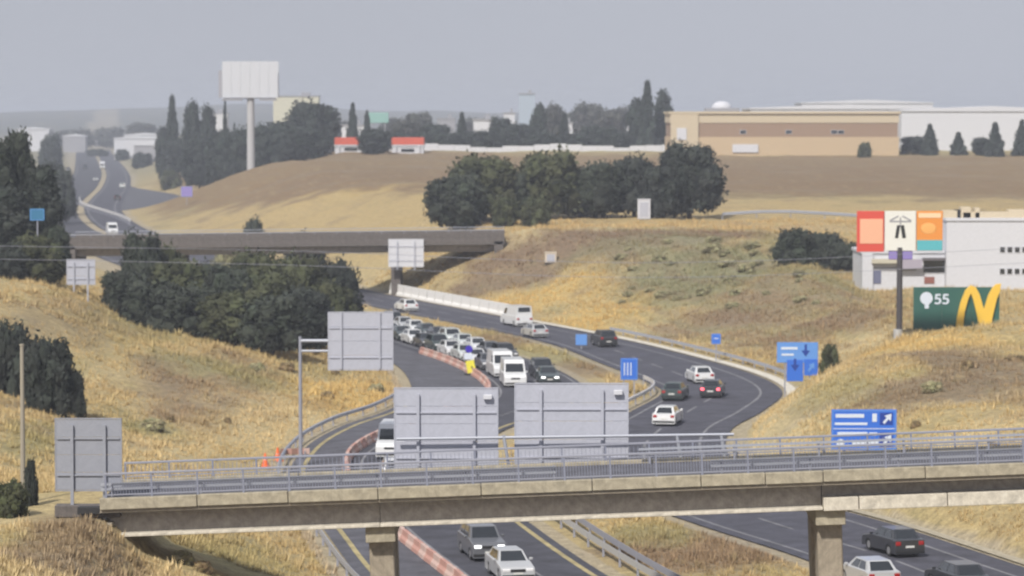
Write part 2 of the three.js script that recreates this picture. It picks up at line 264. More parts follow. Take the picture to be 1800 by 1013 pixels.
structure('concrete_gutter', strip(D => R2(D) + 0.4, D => R2(D) + 1.6, 110, 200, 0.03), M.kerb);
structure('concrete_gutter', strip(D => R2(D) + 0.35, D => R2(D) + 1.5, 268, 372, 0.03), M.paleConcrete);

// ---------------------------------------------------------------- guard rails and barriers
const WB = [[0, 0.43], [0.08, 0.5], [0, 0.56], [0, 0.62], [0.08, 0.68], [0, 0.75], [-0.03, 0.75], [-0.03, 0.43]];
function guardrail(fn, off, D0, D1, label, m = M.galv, scale = 1) {
  const p0 = alongD(fn, D0, D1, 2, 0, off), c = p0[0].clone();
  const o = thing('guard_rail', label, 'guard rail', [c.x, 0, c.z]);
  const path = p0.map(p => p.clone().sub(c).setY(0));
  mesh('beam', sweep(WB.map(([a, b]) => [a * scale, b * scale + 0.02]), path), m, o);
  const pg = box(0.12, 0.72 * scale, 0.1);
  for (let i = 0; i < path.length; i += 2) { const q = mesh('post', pg, M.galvDull, o); q.position.set(path[i].x, 0, path[i].z - 0.1); }
  return o;
}
guardrail(LL, -0.7, 150, 262, 'long galvanised guard rail curving round the outer edge of the slip road');
guardrail(L2, 1.4, 150, 205, 'galvanised guard rail on the median beside the yellow line under the bridge', M.rail, 1.1);
guardrail(L2, 2.3, 150, 205, 'second galvanised guard rail on the brown median, behind the yellow line', M.galvDull, 1.1);
guardrail(R1, -0.7, 244, 280, 'white guard rail bending round the median nose near the white car', M.whiteRail, 1.1);
guardrail(R2, 1.9, 282, 345, 'guard rail along the outer edge of the right carriageway below the cut slope', M.galv);
guardrail(D => R2(D) - 2 - 10 * sstep(695, 880, D), 0, 690, 885, 'far white rail beside the white van in the upper left', M.whiteRail, 2);
{
  const pts = alongD(D => R2(D) + 1.1, 372, 424, 3.4), c = pts[0];
  const o = thing('concrete_barrier', 'long white concrete barrier below the slope, ending at the far overpass', 'barrier', [c.x, 0, c.z]);
  const prof = [[-0.35, 0], [0.35, 0], [0.3, 0.25], [0.14, 0.5], [0.12, 1.45], [-0.12, 1.45], [-0.14, 0.5], [-0.3, 0.25]];
  for (let i = 0; i < pts.length - 1; i++) { const a = pts[i].clone().sub(c), b = pts[i + 1].clone().sub(c), d = b.clone().sub(a).multiplyScalar(0.01); mesh('barrier_block', sweep(prof, [a.clone().add(d), b.clone().sub(d)]), M.whitewash, o); }
}
{ // plastic barriers between slip road and carriageway
  const sh = new THREE.Shape(); sh.moveTo(-0.24, 0); sh.lineTo(0.24, 0); sh.lineTo(0.22, 0.16); sh.lineTo(0.1, 0.32); sh.lineTo(0.08, 0.6); sh.lineTo(-0.08, 0.6); sh.lineTo(-0.1, 0.32); sh.lineTo(-0.22, 0.16);
  const g = new THREE.ExtrudeGeometry(sh, { depth: 1.72, bevelEnabled: true, bevelSize: 0.03, bevelThickness: 0.04, bevelSegments: 1 }); g.translate(0, 0.02, -0.86);
  const peg = pole(0.05, 0.04, 0.08, 0, 0.62, 0, 6);
  let D = 152, k = 0; srand(5); const cnt = {};
  while (D < 316) {
    const a = tangent(RL, D), red = k % 2 === 0 || (D > 268 && D < 290 && k % 3 === 0);
    const seen = D < 166 ? 'nearest the camera, below the bridge' : D < 184 ? 'seen under the bridge' : D < 232 ? 'seen through the bridge railing' : D < 285 ? 'ahead of the white vans' : 'at the far end';
    const key = red + seen; cnt[key] = (cnt[key] || 0) + 1;
    const o = thing('traffic_barrier', `${NTH[cnt[key] - 1]} ${red ? 'faded red' : 'pale pink'} plastic barrier, ${seen}, counted from the camera`, 'traffic barrier', [RL(D) - 0.1, 0.022, -D], -a + rr(-0.03, 0.03), 'red and white barriers along the slip road');
    mesh('body', g, red ? M.barrierRed : M.barrierWhite, o); mesh('peg', peg, red ? M.barrierRed : M.barrierWhite, o);
    D += 1.98 * Math.cos(a); k++;
  }
}
console.log('roads');

// ---------------------------------------------------------------- near overpass
{
  const o = thing('road_overpass', 'beige concrete road overpass crossing the whole foreground with metal railings', 'overpass', [0, 7.58, -140]);
  o.rotation.z = Math.atan(0.0386);
  const X0 = -18.6, X1 = 46, JO = 14.0, W = 7.6;
  const P = (n, g, m) => mesh(n, g, m, o);
  P('deck', box(X1 - X0, 0.4, W - 0.8, (X0 + X1) / 2, -0.58, -W / 2), M.asphaltPale);
  let i = 0; srand(9);
  const cuts = [X0, -14.2, -10.1, -6.05, -1.4, 3.6, 8.5, 11.4, JO, 18.6, 23.5, 28.3, 33, 38, 42, X1];
  for (let k = 0; k < cuts.length - 1; k++) for (const z of [-0.225, -W + 0.225]) {
    const l = cuts[k + 1] - cuts[k] - 0.03; const b = P('kerb_block', box(l, 0.52, 0.45, 0, -0.55, 0, 0.035), M.kerb); b.position.set((cuts[k] + cuts[k + 1]) / 2, rr(-0.012, 0.012), z + rr(-0.01, 0.01));
  }
  P('kerb_ledge', box(X1 - X0, 0.13, 0.34, (X0 + X1) / 2, -0.70, -0.3), M.concrete);
  for (const [a, b] of [[X0 + 0.3, -6.05], [-6.03, JO - 0.02], [JO + 0.02, X1 - 0.3]]) {
    P('girder', box(b - a, 1.12, W - 2.2, (a + b) / 2, -1.72, -W / 2), M.girder);
    if (a < 13) P('bottom_flange', box(b - a, 0.15, W - 0.9, (a + b) / 2, -1.87, -W / 2, 0.03), M.lip);
  }
  for (const [a, b] of [[JO + 0.02, 15.6], [15.64, 19.6], [19.64, 23.6], [23.64, 28], [28.04, 34]]) P('bottom_flange', box(b - a, 0.6, W - 0.9, (a + b) / 2, -1.92, -W / 2, 0.03), M.lip);
  // piers
  for (const x of [-6.05, JO + 0.35]) { const q = P('pier', box(1.15, 9, 1.5, x, -11.6, -2.2, 0.12), M.concrete); const q2 = P('pier', box(1.15, 9, 1.5, x, -11.6, -W + 2.2, 0.12), M.concrete); P('pier_cap', box(1.35, 0.72, W - 1.6, x, -2.62, -W / 2, 0.05), M.kerb); }
  
  P('abutment', box(1.6, 5, W - 0.4, X0 - 0.3, -6.2, -W / 2, 0.05), M.concrete);
  P('abutment', box(1.6, 7.6, W - 0.4, X1 - 0.1, -8.2, -W / 2, 0.05), M.concrete);
  // railings
  const rail = (z, h, a0, a1, postM, railM, barS) => {
    const n = Math.round((a1 - a0) / 2.05), st = (a1 - a0) / n, pg = box(0.09, h, 0.09), bars = [];
    for (let x = 0.14; x < st - 0.08; x += barS) bars.push(box(0.022, h - 0.2, 0.022, x - st / 2, 0.12, 0));
    const bg = mergeGeometries(bars);
    for (let k = 0; k <= n; k++) { P('railing_post', pg, postM).position.set(a0 + k * st, -0.03, z); if (k < n) P('railing_bars', bg, postM).position.set(a0 + (k + 0.5) * st, -0.03, z); }
    P('top_rail', box(a1 - a0 + 0.1, 0.1, 0.11, (a0 + a1) / 2, h - 0.03, z, 0.02), railM);
    P('bottom_rail', box(a1 - a0, 0.05, 0.06, (a0 + a1) / 2, 0.07, z), railM);
  };
  rail(-0.2, 1.02, X0 + 0.3, X1 - 0.2, M.bluesteel, M.galvDull, 0.13);
  rail(-W + 0.2, 0.72, X0 + 0.3, X1 - 0.2, M.bluesteel, M.galvDull, 0.2);
  // steel safety rails along the deck edges
  for (const [z, a, b, y] of [[-0.75, 9, X1, -0.18], [-W + 0.75, 6, X1, -0.18], [-0.75, X0, 2, -0.18]]) {
    const g1 = []; P('safety_rail', [box(b - a, 0.11, 0.05, (a + b) / 2, y + 0.42, z), box(b - a, 0.11, 0.05, (a + b) / 2, y + 0.64, z)], M.galv);
    for (let x = a + 0.5; x < b; x += 4) P('safety_rail_post', box(0.1, 0.78, 0.08, x, y - 0.02, z - 0.06), M.galvDull);
  }
}
// ---------------------------------------------------------------- sign backs
function signBack(name, label, [x0, y0, x1, y1], D, o = {}) {
  const a = at(x0, y0, D), b = at(x1, y1, D), w = b.x - a.x, h = a.y - b.y, m = o.mat || M.panel;
  const base = o.base ?? b.y - 0.4, g = thing(name, label, 'road sign', [(a.x + b.x) / 2, base, -D], o.ry || 0);
  const y = b.y - base, n = o.sheets || 4, sh = h / n, gs = box(w, sh - 0.015, 0.05, 0, 0.0075, 0, 0.008);
  for (let i = 0; i < n; i++) { const s = mesh('panel_sheet', gs, m, g); s.position.set(0, y + i * sh, -0.12 + (i % 2) * 0.004); }
  const nr = o.ribs || 2;
  for (let i = 0; i < nr; i++) { const x = lerp(-w / 2, w / 2, (i + 0.5 + (o.spread || 0) * (i - (nr - 1) / 2)) / nr); mesh('support_post', box(0.14, y + h - 0.25 + (o.sink || 0), 0.12, x, -(o.sink || 0), 0), o.ribMat || M.rib, g); }
  for (const t of [0.2, 0.72]) mesh('cross_rail', box(w - 0.1, 0.06, 0.07, 0, y + h * t, -0.055), o.ribMat || M.rib, g);
  mesh('edge_frame', [box(0.05, h + 0.04, 0.1, -w / 2 - 0.025, y - 0.02, -0.12), box(0.05, h + 0.04, 0.1, w / 2 + 0.025, y - 0.02, -0.12), box(w + 0.1, 0.05, 0.1, 0, y + h + 0.01, -0.12), box(w + 0.1, 0.05, 0.1, 0, y - 0.06, -0.12)], m, g);
  return { g, w, h, y };
}
for (const [r, label, D] of [[[694, 684, 874, 838], 'left grey back of the two big signs on the near bridge', 148.3], [[906, 676, 1103, 838], 'right, wider grey back of the two big signs on the near bridge', 148.35]]) {
  const s = signBack('road_sign', label, r, D, { sheets: 5, spread: 0.1, sink: 0.6 });
  mesh('corner_lamp', box(0.42, 0.24, 0.2, s.w / 2 - 0.45, s.y + s.h - 0.5, 0.06, 0.04), M.bwhite, s.g);
}
{ // frame that carries the two signs on the bridge
  const D = 148.0, a = at(697, 772, D), b = at(1290, 764, D), o = thing('sign_support_frame', 'pale horizontal tube frame behind the bridge railing, right of the big sign backs', 'sign frame', [b.x, b.y - 1.5, -D]);
  const P0 = [a.x - b.x, a.y - b.y + 1.5, 0];
  mesh('beam', bar(P0, [0, 1.5, 0], 0.075, 8), M.galv, o);
  for (const x of [1190, 1268, 885]) { const q = at(x, 765, D).x - b.x; mesh('leg', bar([q, 1.46, 0], [q + 0.25, 0, 0], 0.08, 8), M.galv, o); }
}
{ const p = at(155, 880, 141), s = signBack('road_sign', 'dull grey sign back standing at the left end of the near bridge', [97, 738, 212, 862], 141, { base: H(p.x, 141), mat: M.panelDark, ribs: 2, sink: 0.2, ribMat: M.panelDark });
  mesh('base_plinth', box(3, 0.55, 0.8, 0, 0, -0.1, 0.05), M.greyConcrete, s.g); mesh('base_box', box(1.2, 0.34, 0.5, 0.2, 0.2, 0.55, 0.04), M.dark, s.g); }
{ // cantilever sign above the slip road
  const D = 214, a = at(527, 600, D), base = H(a.x, D) - 0.2;
  const s = signBack('road_sign', 'pale grey sign back hung from a cantilever post beside the slip road', [577, 550, 690, 650], D, { sheets: 4, base });
  const px = a.x - s.g.position.x;
  for (const c of [...s.g.children]) if (c.name === 'support_post') s.g.remove(c);
  mesh('upright', pole(0.14, 0.11, a.y - base + 0.3, px, 0, -0.3, 12), M.galvDull, s.g);
  mesh('arm', [bar([px, a.y - base, -0.3], [s.w / 2 - 0.3, a.y - base, -0.3], 0.12, 8), bar([px, a.y - base - 0.7, -0.3], [s.w / 2 - 0.3, a.y - base - 0.7, -0.3], 0.09, 8)], M.galv, s.g);
  mesh('hanger', [box(0.12, s.h, 0.1, -s.w * 0.3, s.y + 0.05, -0.02), box(0.12, s.h, 0.1, s.w * 0.3, s.y + 0.05, -0.02)], M.rib, s.g);
}
{ const p = at(141, 512, 300); signBack('road_sign', 'small pale sign back on the left bank under the tall dark trees', [117, 457, 166, 500], 300, { base: H(p.x, 300) - 0.1, sheets: 3, sink: 0.2 }); }
signBack('road_sign', 'whitish sign back fixed on the far overpass', [683, 421, 744, 469], 418.6, { mat: M.bwhite, sheets: 4, ribMat: M.rib });

// ---------------------------------------------------------------- far overpass
{
  const D = 419, o = thing('road_overpass', 'far grey overpass with a pier, crossing behind the tree clump', 'overpass', [-17, 8.0, -D]);
  o.rotation.z = Math.atan(0.012);
  const P = (n, g, m) => mesh(n, g, m, o), X0 = -43, X1 = 16, W = 11;
  P('deck', box(X1 - X0, 0.9, W, (X0 + X1) / 2, -1.3, -W / 2, 0.04), M.greyConcrete);
  P('girder', box(X1 - X0 - 2, 1.0, W - 3, (X0 + X1) / 2, -2.3, -W / 2), M.girder);
  for (const z of [-0.2, -W + 0.2]) for (let x = X0; x < X1 - 1; x += 5.9) P('parapet_block', box(5.86, 0.75, 0.3, x + 2.95, -0.4, z, 0.03), M.greyConcrete);
  for (const x of [1.3, -11.5, -28]) for (const z of [-2, -W + 2]) P('pier', box(1.3, 7, 1.6, x, -9.25, z, 0.1), M.greyConcrete);
  P('abutment', box(1.2, 3.5, W, X1 - 0.8, -4.4, -W / 2), M.greyConcrete); P('abutment', box(1.2, 4.5, W, X0 + 0.8, -5.4, -W / 2), M.greyConcrete);
  P('top_rail', [box(X1 - X0, 0.09, 0.09, (X0 + X1) / 2, 0.62, -0.2), box(X1 - X0, 0.09, 0.09, (X0 + X1) / 2, 0.62, -W + 0.2)], M.galv);
  for (let x = X0 + 0.5; x < X1; x += 3) P('railing_post', box(0.08, 0.3, 0.08, x, 0.34, -0.2), M.galvDull);
}
console.log('bridges');

// ---------------------------------------------------------------- blue signs and other road signs
function blueSign(label, [x0, y0, x1, y1], D, draw, o = {}) {
  const a = at(x0, y0, D), b = at(x1, y1, D), w = b.x - a.x, h = a.y - b.y, cx = (a.x + b.x) / 2, base = H(cx, D) - 0.15;
  const g = thing('direction_sign', label, 'road sign', [cx, base, -D], o.ry || 0), y = b.y - base;
  mesh('board', box(w, h, 0.06, 0, y, 0, 0.02), o.mat || M.blue, g);
  mesh('border', [box(w - 0.1, 0.05, 0.012, 0, y + h - 0.1, 0.034), box(w - 0.1, 0.05, 0.012, 0, y + 0.05, 0.034), box(0.05, h - 0.2, 0.012, -w / 2 + 0.075, y + 0.1, 0.034), box(0.05, h - 0.2, 0.012, w / 2 - 0.075, y + 0.1, 0.034)], M.blueLight, g);
  const n = o.legs || 2; for (let i = 0; i < n; i++) mesh('leg', box(0.12, y + h * 0.9, 0.1, n === 1 ? 0 : (i ? 1 : -1) * w * 0.3, 0, -0.09), M.galvDull, g);
  if (draw) draw(g, w, h, y);
  return g;
}
const stroke = (g, name, w, h, x, y, m, z = 0.04) => mesh(name, box(w, h, 0.014, x, y, z), m, g);
function arrow(g, x, y, s, rot, m = M.signWhite) { const sh = new THREE.Shape(); [[-0.1, -0.5], [0.1, -0.5], [0.1, 0], [0.35, 0], [0, 0.5], [-0.35, 0], [-0.1, 0]].forEach(([a, b], i) => i ? sh.lineTo(a * s, b * s) : sh.moveTo(a * s, b * s)); const q = mesh('arrow', new THREE.ExtrudeGeometry(sh, { depth: 0.014, bevelEnabled: false }), m, g); q.rotation.z = rot; q.position.set(x, y, 0.033); return q; }
blueSign('big blue direction sign with two rows of pale marks behind the bridge railing', [1462, 720, 1576, 792], 189, (g, w, h, y) => {
  for (const [x, yy, ww, hh] of [[-0.22, 0.8, 0.44, 0.09], [-0.2, 0.62, 0.5, 0.06], [-0.18, 0.36, 0.46, 0.09], [0.14, 0.36, 0.12, 0.08], [0.02, 0.14, 0.4, 0.08]]) stroke(g, 'text_line', w * ww, h * hh, w * x, y + h * yy, M.signWhite);
  stroke(g, 'divider', w * 0.94, 0.05, 0, y + h * 0.52, M.signWhite); stroke(g, 'dark_field', w * 0.2, h * 0.36, w * 0.34, y + h * 0.08, M.blueDark, 0.034); stroke(g, 'dark_field', w * 0.2, h * 0.3, w * 0.34, y + h * 0.62, M.blueDark, 0.034);
  arrow(g, w * 0.36, y + h * 0.78, h * 0.3, -0.7); arrow(g, w * 0.36, y + h * 0.26, h * 0.3, -0.7); stroke(g, 'shield', w * 0.07, h * 0.2, w * 0.16, y + h * 0.7, M.signWhite);
  const d = mesh('disc', new THREE.CylinderGeometry(h * 0.1, h * 0.1, 0.014, 16).rotateX(Math.PI / 2), M.signWhite, g); d.position.set(-w * 0.36, y + h * 0.18, 0.04);
}, {});
{ // layered exit sign on the right verge
  const D = 262; const g = blueSign('pale blue layered exit sign on the right verge, beside a round bush', [1366, 602, 1438, 638], D, (g, w, h, y) => {
    mesh('side_board', box(w * 0.34, h * 0.8, 0.06, w * 0.33, y - h * 0.62, 0.03, 0.02), M.blue, g);
    mesh('low_board', box(w * 0.4, h * 1.05, 0.06, -w * 0.06, y - h * 0.9, 0.03, 0.02), M.blue, g);
    arrow(g, w * 0.2, y + h * 0.6, h * 0.6, Math.PI, M.blueDark); arrow(g, -w * 0.06, y - h * 0.1, h * 0.6, Math.PI, M.blueDark).position.z = 0.066; arrow(g, w * 0.34, y - h * 0.2, h * 0.5, -0.6, M.blueLight).position.z = 0.066;
    stroke(g, 'text_line', w * 0.4, h * 0.12, -w * 0.2, y + h * 0.65, M.signWhite); stroke(g, 'text_line', w * 0.3, h * 0.1, -w * 0.24, y + h * 0.35, M.signWhite);
  }, { mat: M.blueLight });
}
blueSign('blue sign on the median above the right big sign back', [1091, 630, 1121, 668], 268, (g, w, h, y) => { for (let i = 0; i < 3; i++) stroke(g, 'text_line', 0.09, h * 0.6, -w * 0.28 + i * 0.28, y + h * 0.2, M.signWhite); }, { ry: 0.05 });
blueSign('small faded blue sign on the median beside the dark off-roader', [1012, 588, 1032, 607], 322, null, { legs: 1, mat: M.blueLight });
blueSign('small blue sign high on the right verge under the green scrub', [1251, 587, 1267, 605], 306, (g, w, h, y) => { stroke(g, 'text_line', w * 0.5, 0.1, 0, y + h * 0.5, M.signWhite); }, { legs: 1 });
blueSign('small blue sign in front of the tall dark trees at the left edge', [52, 367, 78, 388], 306, null, { legs: 1, mat: mat(L(0.03, 0.16, 0.3), 0.6) });
blueSign('faint violet sign beside the far highway', [318, 328, 338, 346], 740, null, { legs: 1, mat: M.violet });
{ // roadworks sign beside the queue
  const X = RL(290) - 0.5, o = thing('roadworks_sign', 'yellow roadworks sign with a round blue plate beside the white vans', 'road sign', [X, 0.02, -290]);
  mesh('post', pole(0.05, 0.05, 2.6, 0, 0, 0, 8), M.galv, o); mesh('base', box(0.9, 0.12, 0.6, 0, 0, 0, 0.03), M.dark, o);
  const d = mesh('blue_disc', new THREE.CylinderGeometry(0.34, 0.34, 0.05, 20).rotateX(Math.PI / 2), mat(L(0.04, 0.02, 0.4), 0.5), o); d.position.set(0, 2.4, 0.07);
  mesh('white_plate', box(0.8, 0.55, 0.05, -0.05, 1.45, 0.07, 0.02), M.signWhite, o); const y = mesh('yellow_plate', box(0.8, 1.15, 0.05, 0, 0, 0, 0.02), mat(L(0.75, 0.68, 0.06), 0.5), o); y.position.set(0.28, 0.2, 0.1); y.rotation.z = 0.2;
  const st = mesh('dark_stripe', box(0.12, 0.5, 0.02, 0, 0, 0), M.dark, o); st.position.set(0.42, 0.35, 0.135); st.rotation.z = 0.35;
}
// ---------------------------------------------------------------- advertising boards
const font = await new FontLoader().loadAsync('fonts/droid/droid_sans_bold.typeface.json');
const text = (s, size, depth) => { const g = new TextGeometry(s, { font, size, depth, curveSegments: 3 }); g.computeBoundingBox(); const b = g.boundingBox; g.translate(-(b.min.x + b.max.x) / 2, -(b.min.y + b.max.y) / 2, 0); return g; };
{
  const D = 290, s = D / F, c = at(1581, 590, D), base = H(c.x, D) - 0.2, top = at(1581, 371, D).y, bot = at(1581, 441, D).y, h = top - bot;
  const o = thing('advertising_board', 'tall three-panel advertising board in red, white and orange on one dark pole', 'billboard', [c.x, base, -D]);
  mesh('pole', pole(0.3, 0.26, bot - base + 0.3, 0, 0, 0, 14), mat(L(0.06, 0.055, 0.06), 0.6), o); mesh('pole_sleeve', pole(0.42, 0.42, 2.0, -0.12, 0, 0, 14), M.rail, o);
  const y = bot - base; mesh('back_frame', box(7.9, h - 0.1, 0.4, 0, y + 0.05, -0.25, 0.03), M.galvDull, o); mesh('pole_head', box(2.2, 0.8, 0.5, 0.1, y - 0.82, -0.2, 0.08), M.violet, o);
  const pan = (x0, x1, m, dy = 0) => { const a = (x0 - 1581) * s, b = (x1 - 1581) * s; mesh('poster_panel', box(b - a, h + dy, 0.14, (a + b) / 2, y - dy, 0.05, 0.03), m, o); return [(a + b) / 2, b - a]; };
  let [x, w] = pan(1505, 1553, M.adRed, 0.1); mesh('poster_mark', box(w * 0.84, h * 0.62, 0.05, x + 0.08, y + h * 0.18, 0.13, 0.02), M.adSalmon, o);
  [x, w] = pan(1554, 1609, M.adWhite); for (const [dx, dy, ww, hh, r] of [[-0.36, 0.36, 0.3, 1.2, -0.16], [0.36, 0.36, 0.34, 1.2, 0.16]]) { const q = mesh('poster_mark', box(ww, hh, 0.03, 0, 0, 0), M.adBlack, o); q.position.set(x + dx, y + h * 0.32, 0.13); q.rotation.z = r; }
  for (const [dx, dy, ww, r] of [[0, 0.72, 2.0, 0], [-0.55, 0.8, 0.9, 0.5], [0.55, 0.8, 0.9, -0.5]]) { const q = mesh('poster_mark', box(ww, 0.13, 0.03), M.greyb, o); q.position.set(x + dx, y + h * dy, 0.13); q.rotation.z = r; } mesh('poster_mark', box(0.12, 0.9, 0.03, x, y + h * 0.6, 0.13), M.greyb, o);
  [x, w] = pan(1610, 1656, M.adOrange); mesh('poster_mark', box(w - 0.06, h * 0.26, 0.04, x, y + 0.03, 0.125), M.adTeal, o); mesh('poster_mark', box(w * 0.86, h * 0.12, 0.04, x, y + h * 0.83, 0.125), M.adPeach, o);
  const e = mesh('poster_mark', new THREE.SphereGeometry(1, 16, 10).scale(w * 0.3, h * 0.14, 0.03), mat(L(0.8, 0.4, 0.12), 0.5), o); e.position.set(x - 0.1, y + h * 0.56, 0.12);
}
{
  const D = 300, a = at(1606, 505, D), b = at(1757, 580, D), w = b.x - a.x, h = a.y - b.y, cx = (a.x + b.x) / 2, base = H(cx, D) - 0.3;
  const o = thing('restaurant_sign', 'dark green roadside board with a big golden arched letter half behind the grass ridge', 'billboard', [cx, base, -D]), y = b.y - base;
  const n = 3; for (let i = 0; i < n; i++) mesh('board_panel', box(w / n - 0.015, h, 0.12, -w / 2 + w / n * (i + 0.5), y, 0, 0.015), M.adGreen, o);
  for (const x of [-3, 0, 3]) mesh('leg', box(0.2, y + h * 0.8, 0.16, x, 0, -0.17), M.galvDull, o);
  const sh = new THREE.Shape(), X = px => (px - 1606) / 151 * w - w / 2, Y = py => (580 - py) / 75 * h;
  const pt = [[1680, 579], [1683, 556], [1689, 530], [1697, 510], [1706, 502], [1714, 505], [1721, 518], [1729, 544], [1737, 519], [1744, 506], [1750, 500], [1758, 499], [1757, 511], [1751, 526], [1745, 552], [1740, 579], [1722, 579], [1717, 552], [1711, 528], [1706, 515], [1701, 526], [1695, 548], [1692, 579]];
  pt.forEach(([a, b], i) => i ? sh.lineTo(X(a), Y(b)) : sh.moveTo(X(a), Y(b)));
  const m = mesh('arched_letter', new THREE.ExtrudeGeometry(sh, { depth: 0.2, bevelEnabled: true, bevelSize: 0.03, bevelThickness: 0.04, bevelSegments: 2 }), M.gold, o); m.position.set(0, y, 0.1);
  const t = mesh('lettering', text('55', h * 0.24, 0.05), M.signWhite, o); t.position.set(-w * 0.17, y + h * 0.72, 0.07);
  const q = mesh('round_mark', new THREE.CylinderGeometry(h * 0.15, h * 0.13, 0.05, 14).rotateX(Math.PI / 2), M.signWhite, o); q.position.set(-w * 0.35, y + h * 0.74, 0.09); mesh('round_mark', box(0.4, 0.5, 0.05, -w * 0.345, y + h * 0.5, 0.085), M.signWhite, o);
}
{
  const D = 812, c = at(441, 300, D), base = H(c.x, D) - 0.5, top = at(441, 108, D).y, bot = at(441, 172, D).y, s = D / F;
  const o = thing('roadside_billboard', 'very tall pale billboard on a single thick grey column above the left trees', 'billboard', [c.x, base, -D]);
  mesh('column', pole(1.05, 0.9, bot - base + 5, 0, 0, 0, 18), mat(L(0.42, 0.42, 0.44), 0.7), o);
  const w = 98 * s, hh = top - bot, y = bot - base, pm = mat(L(0.54, 0.56, 0.61), 0.6);
  for (let i = 0; i < 6; i++) { mesh('poster_sheet', box(w / 6 - 0.04, hh, 0.3, -w / 2 + w / 6 * (i + 0.5), y, 1.5), pm, o); mesh('poster_sheet', box(w / 6 - 0.04, hh, 0.3, -w / 2 + w / 6 * (i + 0.5), y, -1.5), pm, o); }
  mesh('catwalk', [box(w * 0.36, 0.5, 1.4, -w * 0.32, y - 0.75, 1.7), box(w * 0.3, 0.5, 1.4, w * 0.32, y - 0.75, 1.7)], M.greyb, o); mesh('cross_beam', box(w * 0.9, 0.8, 1.6, 0, y - 0.2, 0), M.galvDull, o);
  mesh('side_frame', box(0.9, hh * 0.75, 2.6, -w / 2 - 0.5, y, 0), mat(L(0.32, 0.32, 0.36), 0.7), o);
}
console.log('signs');

// ---------------------------------------------------------------- buildings
function windowOn(o, x, y, z, w, h, face = 1) { const f = mesh('window', box(w + 0.16, h + 0.16, 0.1, x, y - 0.08, z), M.bwhite, o); mesh('pane', box(w, h, 0.06, x, y, z + 0.04 * face), M.glass, f); return f; }
{ // white restaurant building on the right
  const D = 372, s = D / F, a = at(1516, 500, D), base = H(52, D) - 0.2, X0 = a.x;
  const o = thing('restaurant_building', 'white two-storey building behind the advertising boards at the right edge', 'building', [X0, base, -D]);
  const X = px => (px - 1516) * s, Y = py => at(1600, py, D).y - base;
  mesh('low_wing', box(X(1662), Y(446), 10, X(1662) / 2, 0, -5.5, 0.05), M.bwhite, o);
  mesh('main_block', box(X(1860) - X(1662), Y(388), 16, (X(1860) + X(1662)) / 2, 0, -7, 0.05), M.bwhite, o);
  mesh('parapet', [box(X(1860) - X(1662) + 0.3, 0.3, 16.3, (X(1860) + X(1662)) / 2, Y(388), -7)], M.bwhite, o); mesh('parapet', box(X(1662) + 0.1, 0.35, 10.3, X(1662) / 2 - 0.1, Y(446), -5.5), M.bwhite, o);
  mesh('corner_pillar', box(1.3, Y(446) + 0.2, 0.5, 0.65, 0, -0.5), M.bwhite, o);
  mesh('awning', box(X(1612) - X(1533), 0.5, 0.9, X(1572), Y(463), -0.2), mat(L(0.5, 0.47, 0.38), 0.8), o); mesh('fascia_band', box(X(1612) - X(1533), 0.35, 0.1, X(1572), Y(476), -0.46), M.greyb, o);
  const sg = mesh('fascia_sign', box(2.8, 1.1, 0.1, X(1600), Y(472), 0.35), mat(L(0.36, 0.33, 0.4), 0.7), o);
  windowOn(o, X(1650), Y(480), -0.48, X(1676) - X(1625), 1.5); mesh('canopy_rail', box(X(1678) - X(1622), 0.3, 0.8, X(1650), Y(458), -0.2), mat(L(0.12, 0.11, 0.12), 0.7), o);
  mesh('door', box(0.9, 1.7, 0.1, X(1543), Y(499), -0.47), mat(L(0.14, 0.15, 0.24), 0.6), o); mesh('door', box(1.2, 0.8, 0.1, X(1635), Y(499), -0.47), mat(L(0.25, 0.1, 0.08), 0.7), o);
  for (const [y0, n0] of [[443, 1752], [481, 1752]]) for (let i = 0; i < 6; i++) windowOn(o, X(n0 + 8 + i * 13), Y(y0), 1.0, 0.55, 0.62);
  for (const [px, w, h] of [[1672, 1.7, 0.9], [1700, 1.2, 1.3], [1735, 5.5, 0.7], [1720, 0.6, 1.2], [1790, 2, 1]]) mesh('roof_unit', box(w, h, 2, X(px), Y(388) + 0.28, -2, 0.05), M.bcream, o);
  mesh('roof_vent', box(0.8, 1, 0.8, X(1686), Y(388) + 0.28, -1.6), M.dark, o); mesh('roof_vent', box(0.7, 0.8, 0.8, X(1781), Y(388) + 0.28, -1.6), M.dark, o);
}
{ // long beige warehouse
  const D = 850, s = D / F, X = px => (px - 1380) * s, base = H(74, D) - 0.8, Y = py => at(1380, py, D).y - base;
  const o = thing('long_warehouse', 'long beige warehouse with a brown window band on the plateau', 'building', [X(900) * -1 + 0, base, -D]); o.position.x = (1380 - 900) * s;
  const w = X(1580) - X(1178), cx = (X(1580) + X(1178)) / 2;
  mesh('lower_wall', box(w, Y(241), 30, cx, 0, -15.2), M.bsand, o); mesh('window_band', box(w - 0.6, Y(216) - Y(241), 30, cx, Y(241), -15.35), M.bbrown, o); mesh('upper_wall', box(w, Y(200) - Y(216), 30, cx, Y(216), -15.2), M.bcream, o);
  mesh('roof_edge', box(w + 0.8, 0.6, 31, cx, Y(200), -15.2), M.bcream, o); mesh('end_wall', box(7.5, Y(200), 1, X(1203), 0.02, -0.3), M.bcream, o);
  mesh('loading_door', box(2.6, 3.2, 0.3, X(1198), Y(246), 0.25), M.bwhite, o); mesh('loading_door', box(7, 2.2, 0.3, X(1310), Y(268), 0), M.bwhite, o);
  for (const px of [1306, 1386, 1466, 1478]) windowOn(o, X(px), Y(235), -0.32, 1.6, 0.9);
}
